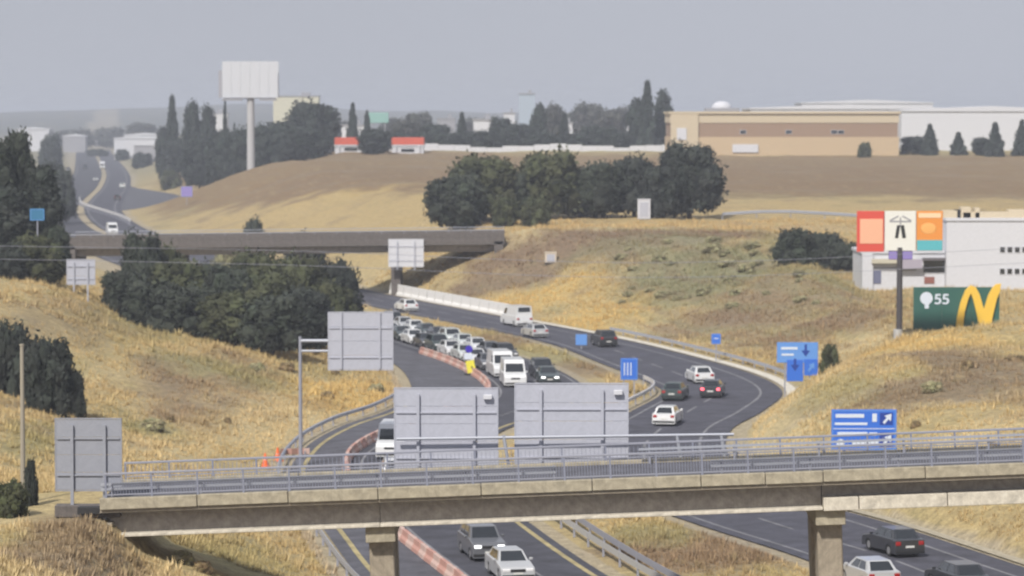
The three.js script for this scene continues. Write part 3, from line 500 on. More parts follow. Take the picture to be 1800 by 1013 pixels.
for (const [x0, y0, x1, y1, D, label, m, name] of [
  [1320, 192, 1660, 262, 1000, 'pale flat industrial roof rising behind the beige warehouse', M.bwhite, 'industrial_hall'], [1585, 196, 1900, 262, 930, 'white industrial hall behind the conical trees at the upper right', M.bwhite, 'industrial_hall'], [1410, 182, 1640, 230, 1300, 'thin white far hall highest on the right skyline', M.bwhite, 'industrial_hall'],
  [1240, 190, 1300, 235, 1150, 'pale round-topped building left of the halls on the skyline', M.greyb, 'town_building'],
  [912, 166, 940, 262, 1500, 'blue-grey water tower block rising above the town trees', mat(L(0.36, 0.42, 0.5), 0.8), 'tower_block'], [832, 212, 868, 262, 1050, 'small bright white house between the town trees', M.bwhite, 'town_house'],   [600, 222, 640, 262, 1100, 'low white house behind the pointed tree by the petrol station', M.bwhite, 'town_house'], [690, 222, 712, 262, 1080, 'small cream house above the right petrol canopy', mat(L(0.55, 0.5, 0.42), 0.9), 'town_house'], [768, 210, 800, 262, 1400, 'hazy grey block between the town trees left of the white house', M.greyb, 'town_building'], [985, 218, 1006, 262, 1150, 'tiny white house right of the water tower block', M.bwhite, 'town_house'], [1086, 212, 1112, 262, 1150, 'small white house just left of the tallest conifer', M.bwhite, 'town_house'], [945, 205, 968, 262, 1600, 'pale grey flat block right behind the water tower', M.greyb, 'town_building'],
  [235, 256, 290, 280, 1450, 'low dark roofed building beside the far highway bend', M.greyb, 'far_shed'], [110, 240, 150, 262, 2100, 'faint pale shed in the haze left of the far highway', M.greyb, 'far_shed'],
  [885, 200, 905, 250, 1250, 'narrow white house left of the water tower block', M.bwhite, 'town_house'], [1010, 205, 1090, 262, 1500, 'pinkish brick town block among hazy trees', M.brick, 'town_building'], [1040, 228, 1110, 262, 1300, 'low rose coloured house beside the tall conifer', mat(L(0.42, 0.3, 0.27), 0.9), 'town_house'], [1005, 225, 1025, 262, 1250, 'small grey house between the dark town trees', M.greyb, 'town_house'],
  [480, 170, 560, 262, 1500, 'pale cream block behind the left tree group', mat(L(0.55, 0.53, 0.42), 0.9), 'town_building'], [355, 200, 400, 262, 1600, 'pale grey block behind the poplars', mat(L(0.6, 0.6, 0.62), 0.9), 'town_building'],
  [218, 238, 285, 262, 2000, 'long low white roofed shed by the far highway', M.bwhite, 'far_shed'], [200, 244, 272, 262, 1700, 'second low white roofed shed nearer the far highway', M.bwhite, 'far_shed'], [165, 230, 200, 250, 2400, 'grey shed in the haze at the upper left', M.greyb, 'far_shed'], [28, 228, 86, 250, 1900, 'white roofed sheds showing over the left trees', M.bwhite, 'far_shed'],
]) {
  const a = at(x0, y0, D), b = at(x1, y1, D), cx = (a.x + b.x) / 2, base = H(cx, D) - 1, w = b.x - a.x, h = Math.max(4, a.y - base), dep = clamp(w * 0.6, 8, 40);
  const o = thing(name, label, 'building', [cx, base, -D]);
  mesh('wall', box(w, h, dep, 0, 0, -dep / 2), m, o);
  if (name === 'far_shed' || name === 'industrial_hall') { const sh = new THREE.Shape(); sh.moveTo(-w / 2 - 0.4, 0); sh.lineTo(w / 2 + 0.4, 0); sh.lineTo(w / 2 + 0.4, 0.4); sh.lineTo(0, 1.6); sh.lineTo(-w / 2 - 0.4, 0.4); const g = new THREE.ExtrudeGeometry(sh, { depth: dep + 0.8, bevelEnabled: false }); g.translate(0, h, -dep - 0.4); mesh('roof', g, M.bwhite, o); }
  else if (label.includes('round-topped')) { const g = new THREE.SphereGeometry(1, 20, 8, 0, Math.PI * 2, 0, Math.PI / 2).scale(w * 0.3, 2.6, w * 0.3); const q = mesh('dome', g, M.bwhite, o); q.position.set(0, h - 0.02, -dep / 2); }
  else { mesh('roof', box(w + 0.6, 0.6, dep + 0.6, 0, h, -dep / 2), m === M.teal ? M.teal : M.greyb, o); const n = Math.max(2, Math.round(w / 5)), rows = Math.min(5, Math.floor(h / 3.5)); mesh('roof_box', box(w * 0.2, 1.6, 3, w * 0.2, h + 0.58, -dep / 2), M.greyb, o); }
}
{ const D = 1000, a = at(648, 198, D), b = at(683, 216, D), cx = (a.x + b.x) / 2, base = H(cx, D) - 0.5, o = thing('teal_sign', 'pale teal box sign on two masts above the petrol station', 'sign', [cx, base, -D]); mesh('box_panel', box(b.x - a.x, a.y - b.y, 0.8, 0, b.y - base, 0, 0.1), M.teal, o); for (const x of [-2, 2]) mesh('mast', pole(0.2, 0.2, b.y - base + 0.2, x, 0, 0, 8), M.galv, o); }
for (const [x0, x1, label] of [[588, 645, 'white petrol station canopy with a red band, left of the round tree'], [688, 745, 'white petrol station canopy with a red band, right of the round tree']]) {
  const D = 880, a = at(x0, 242, D), b = at(x1, 275, D), cx = (a.x + b.x) / 2, base = H(cx, D) - 0.6, w = b.x - a.x, top = a.y - base;
  const o = thing('petrol_station', label, 'building', [cx, base, -D]);
  mesh('canopy', box(w, 2.0, 9, 0, top - 2.0, -4.5, 0.1), M.red, o); mesh('canopy_trim', box(w + 0.3, 0.4, 9.3, 0, top - 2.42, -4.5), M.bwhite, o); mesh('shop_wall', box(w * 0.98, top - 2.45, 8, 0, 0, -4.1), M.bwhite, o);
  for (const x of [-w * 0.36, w * 0.36]) mesh('column', pole(0.25, 0.25, top - 2.4, x, 0, 0.2, 10), M.bwhite, o); mesh('shop_window', box(w * 0.4, 0.9, 0.1, 0, 1.0, -0.07), M.glass, o);
}
{ // service lane on the plateau edge
  const fn = D => 0, c = at(1400, 392, 452), pts = [1270, 1330, 1390, 1450, 1510].map(x => { const q = at(x, 390, 455); return new THREE.Vector3(q.x, H(q.x, 455) + 0.02, -455); }), o = thing('guard_rail', 'grey guard rail on the plateau edge left of the red poster', 'guard rail', pts[0].toArray());
  const loc = pts.map(p => p.clone().sub(pts[0])); mesh('beam', sweep(WB.map(([a, b]) => [a * 1.4, b * 1.4]), loc), M.galv, o); for (const p of loc) mesh('post', box(0.14, 1, 0.1), M.galvDull, o).position.copy(p).add(new THREE.Vector3(0, -0.1, -0.12));
  const v = pts[4].clone();
}
{ // low white wall along the plateau edge
  const o = thing('boundary_wall', 'long low whitish wall below the town trees', 'wall', [0, 0, -905]);
  for (let x = 575; x < 1180; x += 28) { const X = (x - 900) * 905 / F, w = 28 * 905 / F - 0.06; const b = mesh('wall_panel', box(w, 1.9 + 0.9 * noise.noise(x * 0.13, 0.4, 0), 0.4), M.bwhite, o); b.position.set(X + w / 2, H(X + w / 2, 905) - 0.3, 0); }
}
console.log('buildings');

// ---------------------------------------------------------------- cabinets, poles, cones, cables
function cabinet(label, x, y, w, h, D, m) { const p = at(x, y, D), s = D / F, base = H(p.x, D) - 0.1, o = thing('utility_cabinet', label, 'cabinet', [p.x, base, -D]); mesh('housing', box(w * s, h * s, w * s * 0.7, 0, 0.1, 0, 0.04), m, o); mesh('lid', box(w * s + 0.12, 0.12, w * s * 0.7 + 0.12, 0, h * s + 0.1, 0), m, o); mesh('plinth', box(w * s + 0.1, 0.16, w * s * 0.7 + 0.1), M.greyConcrete, o); mesh('door', box(w * s * 0.7, h * s * 0.75, 0.04, 0, 0.1 + h * s * 0.12, w * s * 0.35 + 0.02), M.panel, o); }
{ const g = ground(1132, 386); cabinet('tall white utility cabinet in front of the middle tree clump', 1132, 386, 22, 34, g.D, M.bwhite); }
{ const g = ground(968, 465); cabinet('small beige box on the cut slope', 968, 465, 20, 17, g.D, mat(L(0.6, 0.52, 0.42), 0.8)); }
function lampPole(label, x, yTop, D, yBase, m = M.galv, r = 0.09, arm = 0) { const p = at(x, yTop, D), base = H(p.x, D) - 0.2, o = thing('metal_post', label, 'post', [p.x, base, -D]); mesh('shaft', pole(r, r * 0.7, p.y - base, 0, 0, 0, 10), m, o); mesh('foot', box(r * 5, 0.25, r * 5, 0, 0.05, 0), M.greyConcrete, o); mesh('cap', pole(r * 0.9, r * 0.9, 0.08, 0, p.y - base, 0, 10), m, o); if (arm) { mesh('arm', bar([0, p.y - base - 0.1, 0], [arm, p.y - base + 0.1, 0], 0.05), m, o); mesh('lantern', box(0.7, 0.16, 0.28, arm, p.y - base + 0.05, 0, 0.05), m, o); } return o; }
lampPole('grey post at the left edge in front of the rounded dark bush', 38, 608, 147, 870, M.wood, 0.13);
lampPole('thin pale post on the left slope near the orange cones', 527, 640, 226, 760, M.galvDull, 0.06);
lampPole('weathered post at the right edge of the near mound', 1790, 640, 232, 760, M.wood, 0.16);
function cone(label, x, y, D, fallen) { const p = at(x, y, D), o = thing('traffic_cone', label, 'traffic cone', [p.x, H(p.x, D) + 0.02, -D], 0.5); mesh('cone', pole(0.26, 0.05, 0.9, 0, 0.06, 0, 14), M.orange, o); mesh('band', pole(0.19, 0.15, 0.2, 0, 0.34, 0, 14), M.barrierWhite, o); mesh('foot', box(0.62, 0.07, 0.62, 0, 0, 0, 0.02), M.orange, o); }
{ const g = ground(466, 822); cone('orange traffic cone on the grass left of the slip road', 466, 822, g.D); }
{ const g = ground(487, 810); cone('second orange traffic cone, nearer the slip road edge', 488, 810, g.D); }
{ const g = ground(520, 808), p = at(518, 808, g.D), o = thing('roadworks_barrier', 'red and white roadworks board at the outer edge of the slip road', 'roadworks board', [p.x, H(p.x, g.D), -g.D], 0.2); for (let i = 0; i < 5; i++) mesh('board_stripe', box(0.42, 0.42, 0.06, -0.84 + i * 0.42, 0.35, 0, 0.01), i === 4 ? M.barrierWhite : i % 2 ? M.barrierRed : M.brick, o); for (const x of [-0.7, 0.7]) mesh('leg', box(0.07, 0.6, 0.3, x, 0, 0), M.galvDull, o); }
for (const [label, ya, ys, yb, D] of [['upper thin overhead cable crossing in front of the tree clump', 430, 441, 462, 268], ['lower thin overhead cable crossing in front of the tree clump', 452, 466, 488, 266]]) {
  const a = at(-200, ya, D), b = at(500, ys, D), c = at(1150, yb, D), e = at(1900, yb - 30, D); const g = new THREE.TubeGeometry(new THREE.CatmullRomCurve3([a, b, c, e]), 60, 0.018, 5); tag(mesh('overhead_cable', g, M.galvDull), label, 'cable');
}
// ---------------------------------------------------------------- trees
function crown(sd, kind, blobs, per, leaf) {
  srand(sd); const pos = [], col = [], v = new THREE.Vector3(), ico = new THREE.IcosahedronGeometry(1, 1).attributes.position;
  const push = (p, c) => { pos.push(p.x, p.y, p.z); col.push(c, c * rrc, c * 0.95); }; let rrc = 1;
  for (let b = 0; b < blobs; b++) {
    let y, R, rad; const t = (b + 0.5) / blobs, a = b * 2.39996 + rr(-0.4, 0.4);
    if (kind === 'cone') { y = Math.pow(t, 1.15) * 1.9; R = (1 - y / 2) * 0.78 * Math.sqrt(rr(0.15, 1)); rad = 0.12 + 0.26 * (1 - y / 2); }
    else if (kind === 'column') { y = t * 1.9; R = 0.62 * Math.sin(Math.PI * clamp(y / 2 * 0.86 + 0.12, 0, 1)) * Math.sqrt(rr(0.1, 1)); rad = rr(0.26, 0.4); }
    else if (kind === 'tall') { y = 0.35 + t * 3.3; const q = (y - 1.75) / 2.1; R = 0.78 * Math.pow(Math.max(0.03, 1 - q * q), 0.6) * Math.sqrt(rr(0.12, 1)); rad = rr(0.26, 0.5); }
    else if (kind === 'bush') { y = 0.15 + t * 1.1; R = 0.8 * Math.sqrt(Math.max(0, 1 - Math.pow((y - 0.3) / 1.2, 2))) * Math.sqrt(rr(0.1, 1)); rad = rr(0.24, 0.42); }
    else { y = 0.3 + t * 1.4; const q = (y - 0.95) / 0.95; R = 0.82 * Math.sqrt(Math.max(0.03, 1 - q * q)) * Math.sqrt(rr(0.12, 1)); rad = rr(0.24, 0.44); }
    const c = new THREE.Vector3(Math.cos(a) * R, y, Math.sin(a) * R), tone = rr(0.6, 1.45), fl = rr(0.8, 1.05);
    rrc = rr(0.94, 1.08);
    for (let i = 0; i < ico.count; i += 1) { v.fromBufferAttribute(ico, i); const d = 0.74 + 0.22 * noise.noise(v.x * 2 + b, v.y * 2, v.z * 2); push(v.multiplyScalar(rad * d).multiply(new THREE.Vector3(1, fl, 1)).add(c), tone * 0.9); }
    for (let k = 0; k < per; k++) {
      const n = new THREE.Vector3(rr(-1, 1), rr(-1, 1), rr(-1, 1)).normalize(), p = n.clone().multiplyScalar(rad * rr(0.72, 1.22)).multiply(new THREE.Vector3(1, fl, 1)).add(c);
      const u = new THREE.Vector3(rr(-1, 1), rr(-1, 1), rr(-1, 1)).cross(n).normalize(), w = new THREE.Vector3(rr(-1, 1), rr(-1, 1), rr(-1, 1)).addScaledVector(n, 0.4).normalize(), s = leaf * rr(0.6, 1.4), tc = tone * rr(0.7, 1.35);
      const A = p.clone().addScaledVector(u, -s * 0.5), B = p.clone().addScaledVector(u, s * 0.5), C = p.clone().addScaledVector(w, s), E = p.clone().addScaledVector(w, -s * 0.7);
      push(A, tc); push(B, tc); push(C, tc); push(B, tc); push(A, tc); push(E, tc);
    }
  }
  const g = new THREE.BufferGeometry(); g.setAttribute('position', new THREE.Float32BufferAttribute(pos, 3)); g.setAttribute('color', new THREE.Float32BufferAttribute(col.map(c => Math.min(1, c * 0.75)), 3)); g.computeVertexNormals(); return g;
}
const CR = { tall: [crown(51, 'tall', 84, 100, 0.1), crown(52, 'tall', 76, 105, 0.105)], round: [crown(11, 'round', 50, 120, 0.085), crown(12, 'round', 58, 110, 0.08), crown(13, 'round', 44, 125, 0.09)], cone: [crown(21, 'cone', 46, 46, 0.1), crown(22, 'cone', 50, 46, 0.09)], column: [crown(31, 'column', 40, 50, 0.11), crown(32, 'column', 36, 54, 0.12)], bush: [crown(41, 'bush', 34, 110, 0.09), crown(42, 'bush', 30, 110, 0.095), crown(43, 'bush', 38, 100, 0.085)] };
const trunkGeo = (() => { const gs = [new THREE.CylinderGeometry(0.045, 0.1, 1, 7).translate(0, 0.5, 0)]; for (let i = 0; i < 5; i++) { const a = i * 1.3; gs.push(bar([0, 0.55 + i * 0.07, 0], [Math.cos(a) * 0.3, 0.95 + i * 0.05, Math.sin(a) * 0.3], 0.025, 5)); } return mergeGeometries(gs.map(g => g.toNonIndexed())); })();
let tk = 0;
function tree(label, kind, x, yTop, wpx, D, m, o = {}) {
  const p = at(x, yTop, D), base = H(p.x, D) - 0.15, h = Math.max(0.6, p.y - base), w = wpx * D / F, bush = kind === 'bush';
  const t = thing(o.name || (bush ? 'shrub' : 'tree'), label, o.cat || (bush ? 'shrub' : 'tree'), [p.x, base, -D], tk * 1.7, o.group);
  const low = o.low ?? (bush ? 0 : kind === 'round' ? 0.1 : 0.04);
  const c = mesh('crown', CR[kind][tk % CR[kind].length], m, t); const hh = h * (1 - low); const k = kind === 'bush' ? 1.5 : kind === 'tall' ? 3.85 : 1.95;
  c.position.y = h * low - 0.12 * hh / k * (kind === 'round' ? 1 : 0); c.scale.set(w / 1.95, hh / k, w / 1.95);
  const tr = mesh(bush ? 'stem' : 'trunk', trunkGeo, M.bark, t); const tw = bush ? h * 0.5 : clamp(h * 0.55, 1, 9); tr.scale.set(clamp(w * 0.45, 0.5, 4), h * 0.62, clamp(w * 0.45, 0.5, 4)); tk++;
  return t;
}
const ORD = NTH;
function clump(list, what, group) { [...list].sort((a, b) => a[1] - b[1]).forEach((a, i) => tree(`${a[6] ? a[6] + ' ' : ''}${what}, ${ORD[i]} from the left`, a[0], a[1], a[2], a[3], a[4], a[5], { group })); }
clump([['round', 248, 402, 84, 326, FOL.dark, 'tall'], ['round', 292, 425, 60, 330, FOL.olive], ['round', 215, 470, 80, 312, FOL.dark], ['round', 312, 450, 110, 322, FOL.olive], ['round', 372, 456, 90, 326, FOL.dark], ['round', 450, 434, 100, 328, FOL.olive], ['round', 525, 442, 110, 334, FOL.olive], ['round', 585, 452, 92, 340, FOL.deep], ['round', 275, 488, 120, 302, FOL.dark], ['round', 345, 500, 120, 295, FOL.dark], ['round', 415, 505, 120, 290, FOL.olive], ['round', 478, 515, 110, 287, FOL.dark], ['round', 535, 500, 110, 300, FOL.deep], ['round', 580, 490, 90, 318, FOL.olive], ['round', 470, 472, 110, 312, FOL.olive], ['round', 400, 468, 100, 310, FOL.dark]], 'tree of the dark clump between left bank and queue', 'dark tree clump behind the left bank');
clump([['tall', 32, 236, 66, 324, FOL.dark, 'tall'], ['tall', 72, 296, 76, 318, FOL.deep], ['tall', 12, 330, 90, 312, FOL.deep], ['round', 94, 392, 60, 312, FOL.dark], ['round', 60, 410, 96, 303, FOL.olive], ['tall', -6, 252, 66, 322, FOL.dark], ['round', 20, 425, 90, 302, FOL.deep]], 'dark tree at the left edge above the small blue sign', 'tall trees at the left edge');
clump([['round', 800, 302, 100, 446, FOL.dark], ['round', 850, 268, 118, 454, FOL.olive, 'tall'], ['round', 905, 300, 90, 456, FOL.dark], ['round', 962, 260, 120, 458, FOL.olive, 'tall'], ['round', 1020, 290, 90, 460, FOL.deep], ['round', 1060, 280, 92, 456, FOL.dark], ['round', 1115, 270, 96, 458, FOL.deep], ['round', 1165, 285, 90, 454, FOL.deep], ['round', 1212, 245, 116, 456, FOL.deep, 'tallest']], 'tree of the dark clump in the middle field', 'dark clump in the middle field');
clump([['bush', 888, 345, 54, ground(888, 398).D, FOL.olive], ['bush', 943, 348, 56, ground(943, 398).D, FOL.olive]], 'round bush in front of the middle clump', 'bushes before the middle clump');
clump([['cone', 302, 170, 44, 1080, FOL.cypress, 'pointed'], ['column', 286, 230, 36, 1090, FOL.cypress], ['column', 338, 192, 50, 1000, FOL.cypress, 'tall'], ['column', 365, 198, 46, 1000, FOL.cypress], ['cone', 395, 165, 16, 960, FOL.cypress, 'thin'], ['round', 400, 222, 70, 900, FOL.cypress], ['round', 455, 215, 76, 900, FOL.cypress], ['round', 500, 208, 84, 890, FOL.cypress], ['round', 550, 174, 88, 895, FOL.cypress, 'broad tall'], ['round', 535, 220, 90, 870, FOL.cypress], ['round', 425, 228, 66, 885, FOL.cypress], ['round', 312, 238, 56, 1080, FOL.cypress], ['round', 350, 240, 64, 960, FOL.cypress], ['round', 478, 232, 70, 880, FOL.cypress]], 'dark tree of the group round the tall billboard column', 'trees round the billboard column');
clump([['cone', 620, 182, 32, 960, FOL.cypress, 'pointed'], ['round', 657, 224, 62, 868, FOL.cypress, 'round'], ['column', 645, 200, 16, 960, FOL.cypress], ['round', 715, 208, 60, 1000, FOL.grey], ['round', 735, 195, 56, 1150, FOL.grey, 'hazy'], ['round', 765, 216, 60, 950, FOL.cypress], ['cone', 812, 198, 34, 960, FOL.cypress, 'pointed'], ['round', 850, 228, 60, 930, FOL.cypress], ['round', 880, 203, 46, 950, FOL.cypress], ['round', 915, 215, 50, 940, FOL.cypress], ['column', 948, 188, 40, 970, FOL.cypress, 'tall'], ['round', 975, 180, 40, 1050, FOL.grey], ['cone', 992, 200, 38, 940, FOL.cypress, 'pointed'], ['round', 1035, 178, 58, 1250, FOL.grey, 'hazy'], ['round', 1038, 218, 44, 950, FOL.cypress], ['round', 1075, 190, 60, 1100, FOL.grey, 'hazy'], ['column', 1120, 180, 50, 950, FOL.cypress], ['cone', 1138, 144, 50, 940, FOL.cypress, 'tallest pointed'], ['column', 1165, 166, 46, 950, FOL.cypress], ['round', 790, 232, 60, 930, FOL.cypress], ['round', 700, 232, 50, 935, FOL.cypress], ['round', 600, 212, 44, 1350, FOL.grey], ['round', 690, 206, 50, 1400, FOL.grey], ['round', 830, 206, 60, 1500, FOL.grey], ['round', 1000, 196, 44, 1350, FOL.grey], ['round', 1095, 186, 50, 1400, FOL.grey], ['round', 868, 236, 44, 935, FOL.cypress], ['round', 1065, 222, 50, 945, FOL.cypress], ['round', 1012, 232, 50, 930, FOL.cypress], ['round', 1092, 232, 44, 930, FOL.cypress], ['round', 830, 238, 56, 935, FOL.cypress], ['round', 745, 230, 56, 935, FOL.cypress], ['round', 950, 232, 60, 925, FOL.cypress]], 'town tree behind the white wall', 'town trees behind the white wall');
clump([['round', 1605, 238, 46, 860, FOL.cypress], ['cone', 1635, 219, 40, 850, FOL.cypress, 'pointed'], ['cone', 1685, 233, 40, 850, FOL.cypress], ['cone', 1750, 216, 46, 845, FOL.cypress, 'pointed'], ['round', 1725, 240, 36, 850, FOL.cypress], ['cone', 1797, 212, 40, 845, FOL.cypress]], 'dark conifer right of the beige warehouse', 'conifers right of the warehouse');
tree('small lone bush against the beige warehouse wall', 'bush', 1520, 250, 26, 838, FOL.olive);
tree('wide dark green shrub left of the red poster', 'bush', 1402, 403, 84, ground(1402, 462).D, FOL.dark); tree('second dark green shrub, touching the red poster', 'bush', 1448, 408, 84, ground(1448, 470).D, FOL.dark); tree('third dark green shrub, half hidden by the red poster', 'bush', 1490, 426, 74, ground(1490, 474).D, FOL.dark);
tree('round brownish bush beside the layered blue sign', 'bush', 1458, 606, 40, 258, FOL.olive);
tree('small round tree above the far overpass, left of its neighbour', 'round', 446, 380, 40, 505, FOL.dark, { low: 0 }); tree('wider round tree above the far overpass', 'round', 532, 405, 76, 480, FOL.dark, { low: 0 }); tree('pale dry bush beyond the far overpass', 'bush', 395, 420, 50, 470, FOL.scrub);
tree('large dark bush at the left edge behind the grey post', 'bush', 84, 592, 100, ground(84, 728).D, FOL.deep); tree('dark bush at the very left edge, above its larger neighbour', 'bush', 22, 566, 80, ground(30, 700).D + 1.5, FOL.deep); tree('small dark bush right of the large left bush', 'bush', 130, 652, 46, ground(126, 732).D, FOL.deep); tree('dark upright shrub beside the foot of the grey post', 'bush', 54, 806, 26, 146, FOL.deep); tree('low bush at the left end of the bridge', 'bush', 20, 845, 60, 142, FOL.olive);
clump([['bush', 88, 236, 44, 1300, FOL.cypress], ['bush', 250, 268, 40, 1400, FOL.cypress], ['bush', 215, 262, 30, 1700, FOL.cypress], ['round', 108, 296, 50, 700, FOL.deep], ['round', 86, 280, 60, 760, FOL.deep], ['bush', 300, 300, 40, 1010, FOL.olive], ['round', 265, 258, 30, 1500, FOL.cypress], ['bush', 170, 262, 40, 1900, FOL.cypress], ['round', 130, 226, 70, 2300, FOL.grey], ['round', 195, 222, 60, 2300, FOL.grey], ['round', 250, 214, 60, 2100, FOL.grey], ['round', 60, 222, 70, 2300, FOL.grey]], 'roadside bush or tree by the far highway', 'bushes by the far highway');
tree('small bush by the far overpass railing', 'bush', 812, 404, 26, 432, FOL.dry); 
tree('dark dry bush at the right edge of the near mound', 'bush', 1786, 652, 40, 230, FOL.dry);
{ // low scrub on the slopes, each placed where the photograph shows a dark tuft
  srand(77); let i = 0;
  const spots = [[268, 758, 44], [300, 742, 20], [575, 700, 24], [662, 690, 30], [590, 660, 18], [505, 652, 30], [450, 655, 34], [1745, 790, 22], [1610, 752, 20], [1640, 690, 40], [1700, 648, 30], [240, 1000, 20], [320, 990, 44], [355, 1005, 36], [400, 745, 14]];
  for (const [x, y, w] of spots) { const g = ground(x, y), where = x < 460 && y > 900 ? 'below the bridge' : x < 700 ? 'on the left bank' : 'on the right mound'; tree(`low dry tuft ${where}, ${ORD[spots.filter(q => (q[1] > 900) === (y > 900) && (q[0] < 700) === (x < 700)).sort((a, b) => a[0] - b[0]).findIndex(q => q[0] === x)]} from the left`, 'bush', x, y - w * 0.5, w, g.D, i++ % 3 ? FOL.dry : FOL.scrub, { name: 'dry_tuft', cat: 'shrub', group: 'dry tufts on the banks' }); }
  const green = []; for (let k = 0; k < 42; k++) green.push([rr(1090, 1480), 425 + 40 * (k % 3) + rr(0, 38), rr(16, 40), ['upper', 'middle', 'lower'][k % 3]]);
  green.sort((a, b) => a[0] - b[0]); const gc = {};
  for (const [x, y, w, band] of green) { const g = ground(x, y); if (g.D > 460 || g.X > 39) continue; gc[band] = (gc[band] ?? -1) + 1; tree(`pale green scrub bush on the ${band} cut slope, ${ORD[gc[band]]} from the left`, 'bush', x, at(x, y, g.D).y > 0 ? y - w * 0.36 : y, w, g.D, FOL.scrub, { name: 'scrub_bush', group: 'scrub on the cut slope' }); }
}
console.log('trees');
{ // dry grass: blades in tufts
  srand(31); const pos = [];
  for (let k = 0; k < 9; k++) { const a = rr(0, 6.28), l = rr(0.1, 0.34), h = rr(0.35, 1), w = 0.05, x = Math.cos(a), z = Math.sin(a), bx = x * rr(0, 0.16), bz = z * rr(0, 0.16); pos.push(bx - z * w, 0, bz + x * w, bx + z * w, 0, bz - x * w, bx + x * l, h, bz + z * l); }
  const g = new THREE.BufferGeometry(); g.setAttribute('position', new THREE.Float32BufferAttribute(pos, 3)); g.computeVertexNormals();
  const N = 150000, im = new THREE.InstancedMesh(g, new THREE.MeshStandardMaterial({ color: 0xffffff, roughness: 1, side: THREE.DoubleSide }), N), m4 = new THREE.Matrix4(), q = new THREE.Quaternion(), up = new THREE.Vector3(0, 1, 0), c = new THREE.Color(); let n = 0, guard = 0;
  while (n < N && guard++ < N * 6) {
    const D = 118 + 330 * Math.pow(rnd(), 1.3), X = rr(-0.185, 0.185) * D, l2 = L2(D), r1 = R1(D);
    if (X > LL(D) - 1 && X < R2(D) + 2 && !(X > l2 + 2.4 && X < r1 - 1.4)) continue;
    if (D > 139 && D < 151.5 && X > -19) continue;
    if (D > 139 && D < 151 && X < -18 ) continue;
    if (fbm(X * 0.12, D * 0.08 + 50, 3) + rr(-0.25, 0.25) < -0.12) continue;
    const s = (rnd() < 0.12 ? rr(0.35, 0.6) : rr(0.12, 0.32)) * (D > 260 ? 1.3 : 1) * (1 + 0.8 * fbm(X * 0.25, D * 0.2 + 9, 2)); q.setFromAxisAngle(up, rr(0, 6.28)); m4.compose(new THREE.Vector3(X, H(X, D) - 0.04, -D), q, new THREE.Vector3(s * 1.5, s, s * 1.5)); im.setMatrixAt(n, m4);
    const k = groundColour(X, D), t = rr(0.86, 1.14); im.setColorAt(n, c.setRGB(k[0] * t * 1.04, k[1] * t, k[2] * t * 0.95)); n++;
  }
  im.count = n; im.name = 'dry_grass'; im.castShadow = im.receiveShadow = true; tag(im, 'dry yellow grass growing over the banks and verges', 'grass', null, 'stuff'); scene.add(im);
}
console.log('grass');

// ---------------------------------------------------------------- vehicles
const paint = {}; const P = (n, r, g, b, rough = 0.35) => paint[n] = new THREE.MeshPhysicalMaterial({ color: L(r, g, b), roughness: rough, clearcoat: 0.8, clearcoatRoughness: 0.15, metalness: 0.05 });
P('white', 0.72, 0.73, 0.75); P('silver', 0.46, 0.47, 0.49); P('grey', 0.12, 0.125, 0.14); P('dark', 0.028, 0.03, 0.036); P('green', 0.035, 0.055, 0.055); P('pale', 0.6, 0.64, 0.64); P('blue', 0.04, 0.05, 0.1);
const tyreG = new THREE.CylinderGeometry(0.33, 0.33, 0.22, 18).rotateZ(Math.PI / 2), rimG = new THREE.CylinderGeometry(0.2, 0.2, 0.235, 12).rotateZ(Math.PI / 2);
// side profiles run nose (+z) to tail; the vehicle faces +z
function bodyGeo(pts, w, wheels) {
  const s = new THREE.Shape(); const [zf, zr] = wheels, y0 = 0.26, ra = 0.4;
  s.moveTo(pts[0][0], y0);
  for (const [z, y] of pts) s.lineTo(z, y);
  s.lineTo(pts[pts.length - 1][0], y0);
  for (const z of [zr, zf]) { s.lineTo(z - ra, y0); s.absarc(z, y0 + 0.06, ra, Math.PI, 0, true); }
  s.lineTo(pts[0][0], y0);
  const g = new THREE.ExtrudeGeometry(s, { depth: w - 0.16, bevelEnabled: true, bevelSize: 0.06, bevelThickness: 0.08, bevelSegments: 3, curveSegments: 10 });
  g.translate(0, 0, -(w - 0.16) / 2); g.rotateY(-Math.PI / 2); return g;
}
function frustum(y0, y1, zf0, zr0, zf1, zr1, w0, w1) {     // cabin: base and roof rectangles
  const p = [[-w0, y0, zf0], [w0, y0, zf0], [w0, y0, zr0], [-w0, y0, zr0], [-w1, y1, zf1], [w1, y1, zf1], [w1, y1, zr1], [-w1, y1, zr1]], f = [[0, 1, 5, 4], [1, 2, 6, 5], [2, 3, 7, 6], [3, 0, 4, 7], [4, 5, 6, 7]], pos = [];
  for (const [a, b, c, d] of f) for (const i of [a, b, c, a, c, d]) pos.push(...p[i]);
  const g = new THREE.BufferGeometry(); g.setAttribute('position', new THREE.Float32BufferAttribute(pos, 3)); g.computeVertexNormals(); return { g, p: p.map(q => new THREE.Vector3(...q)), f };
}
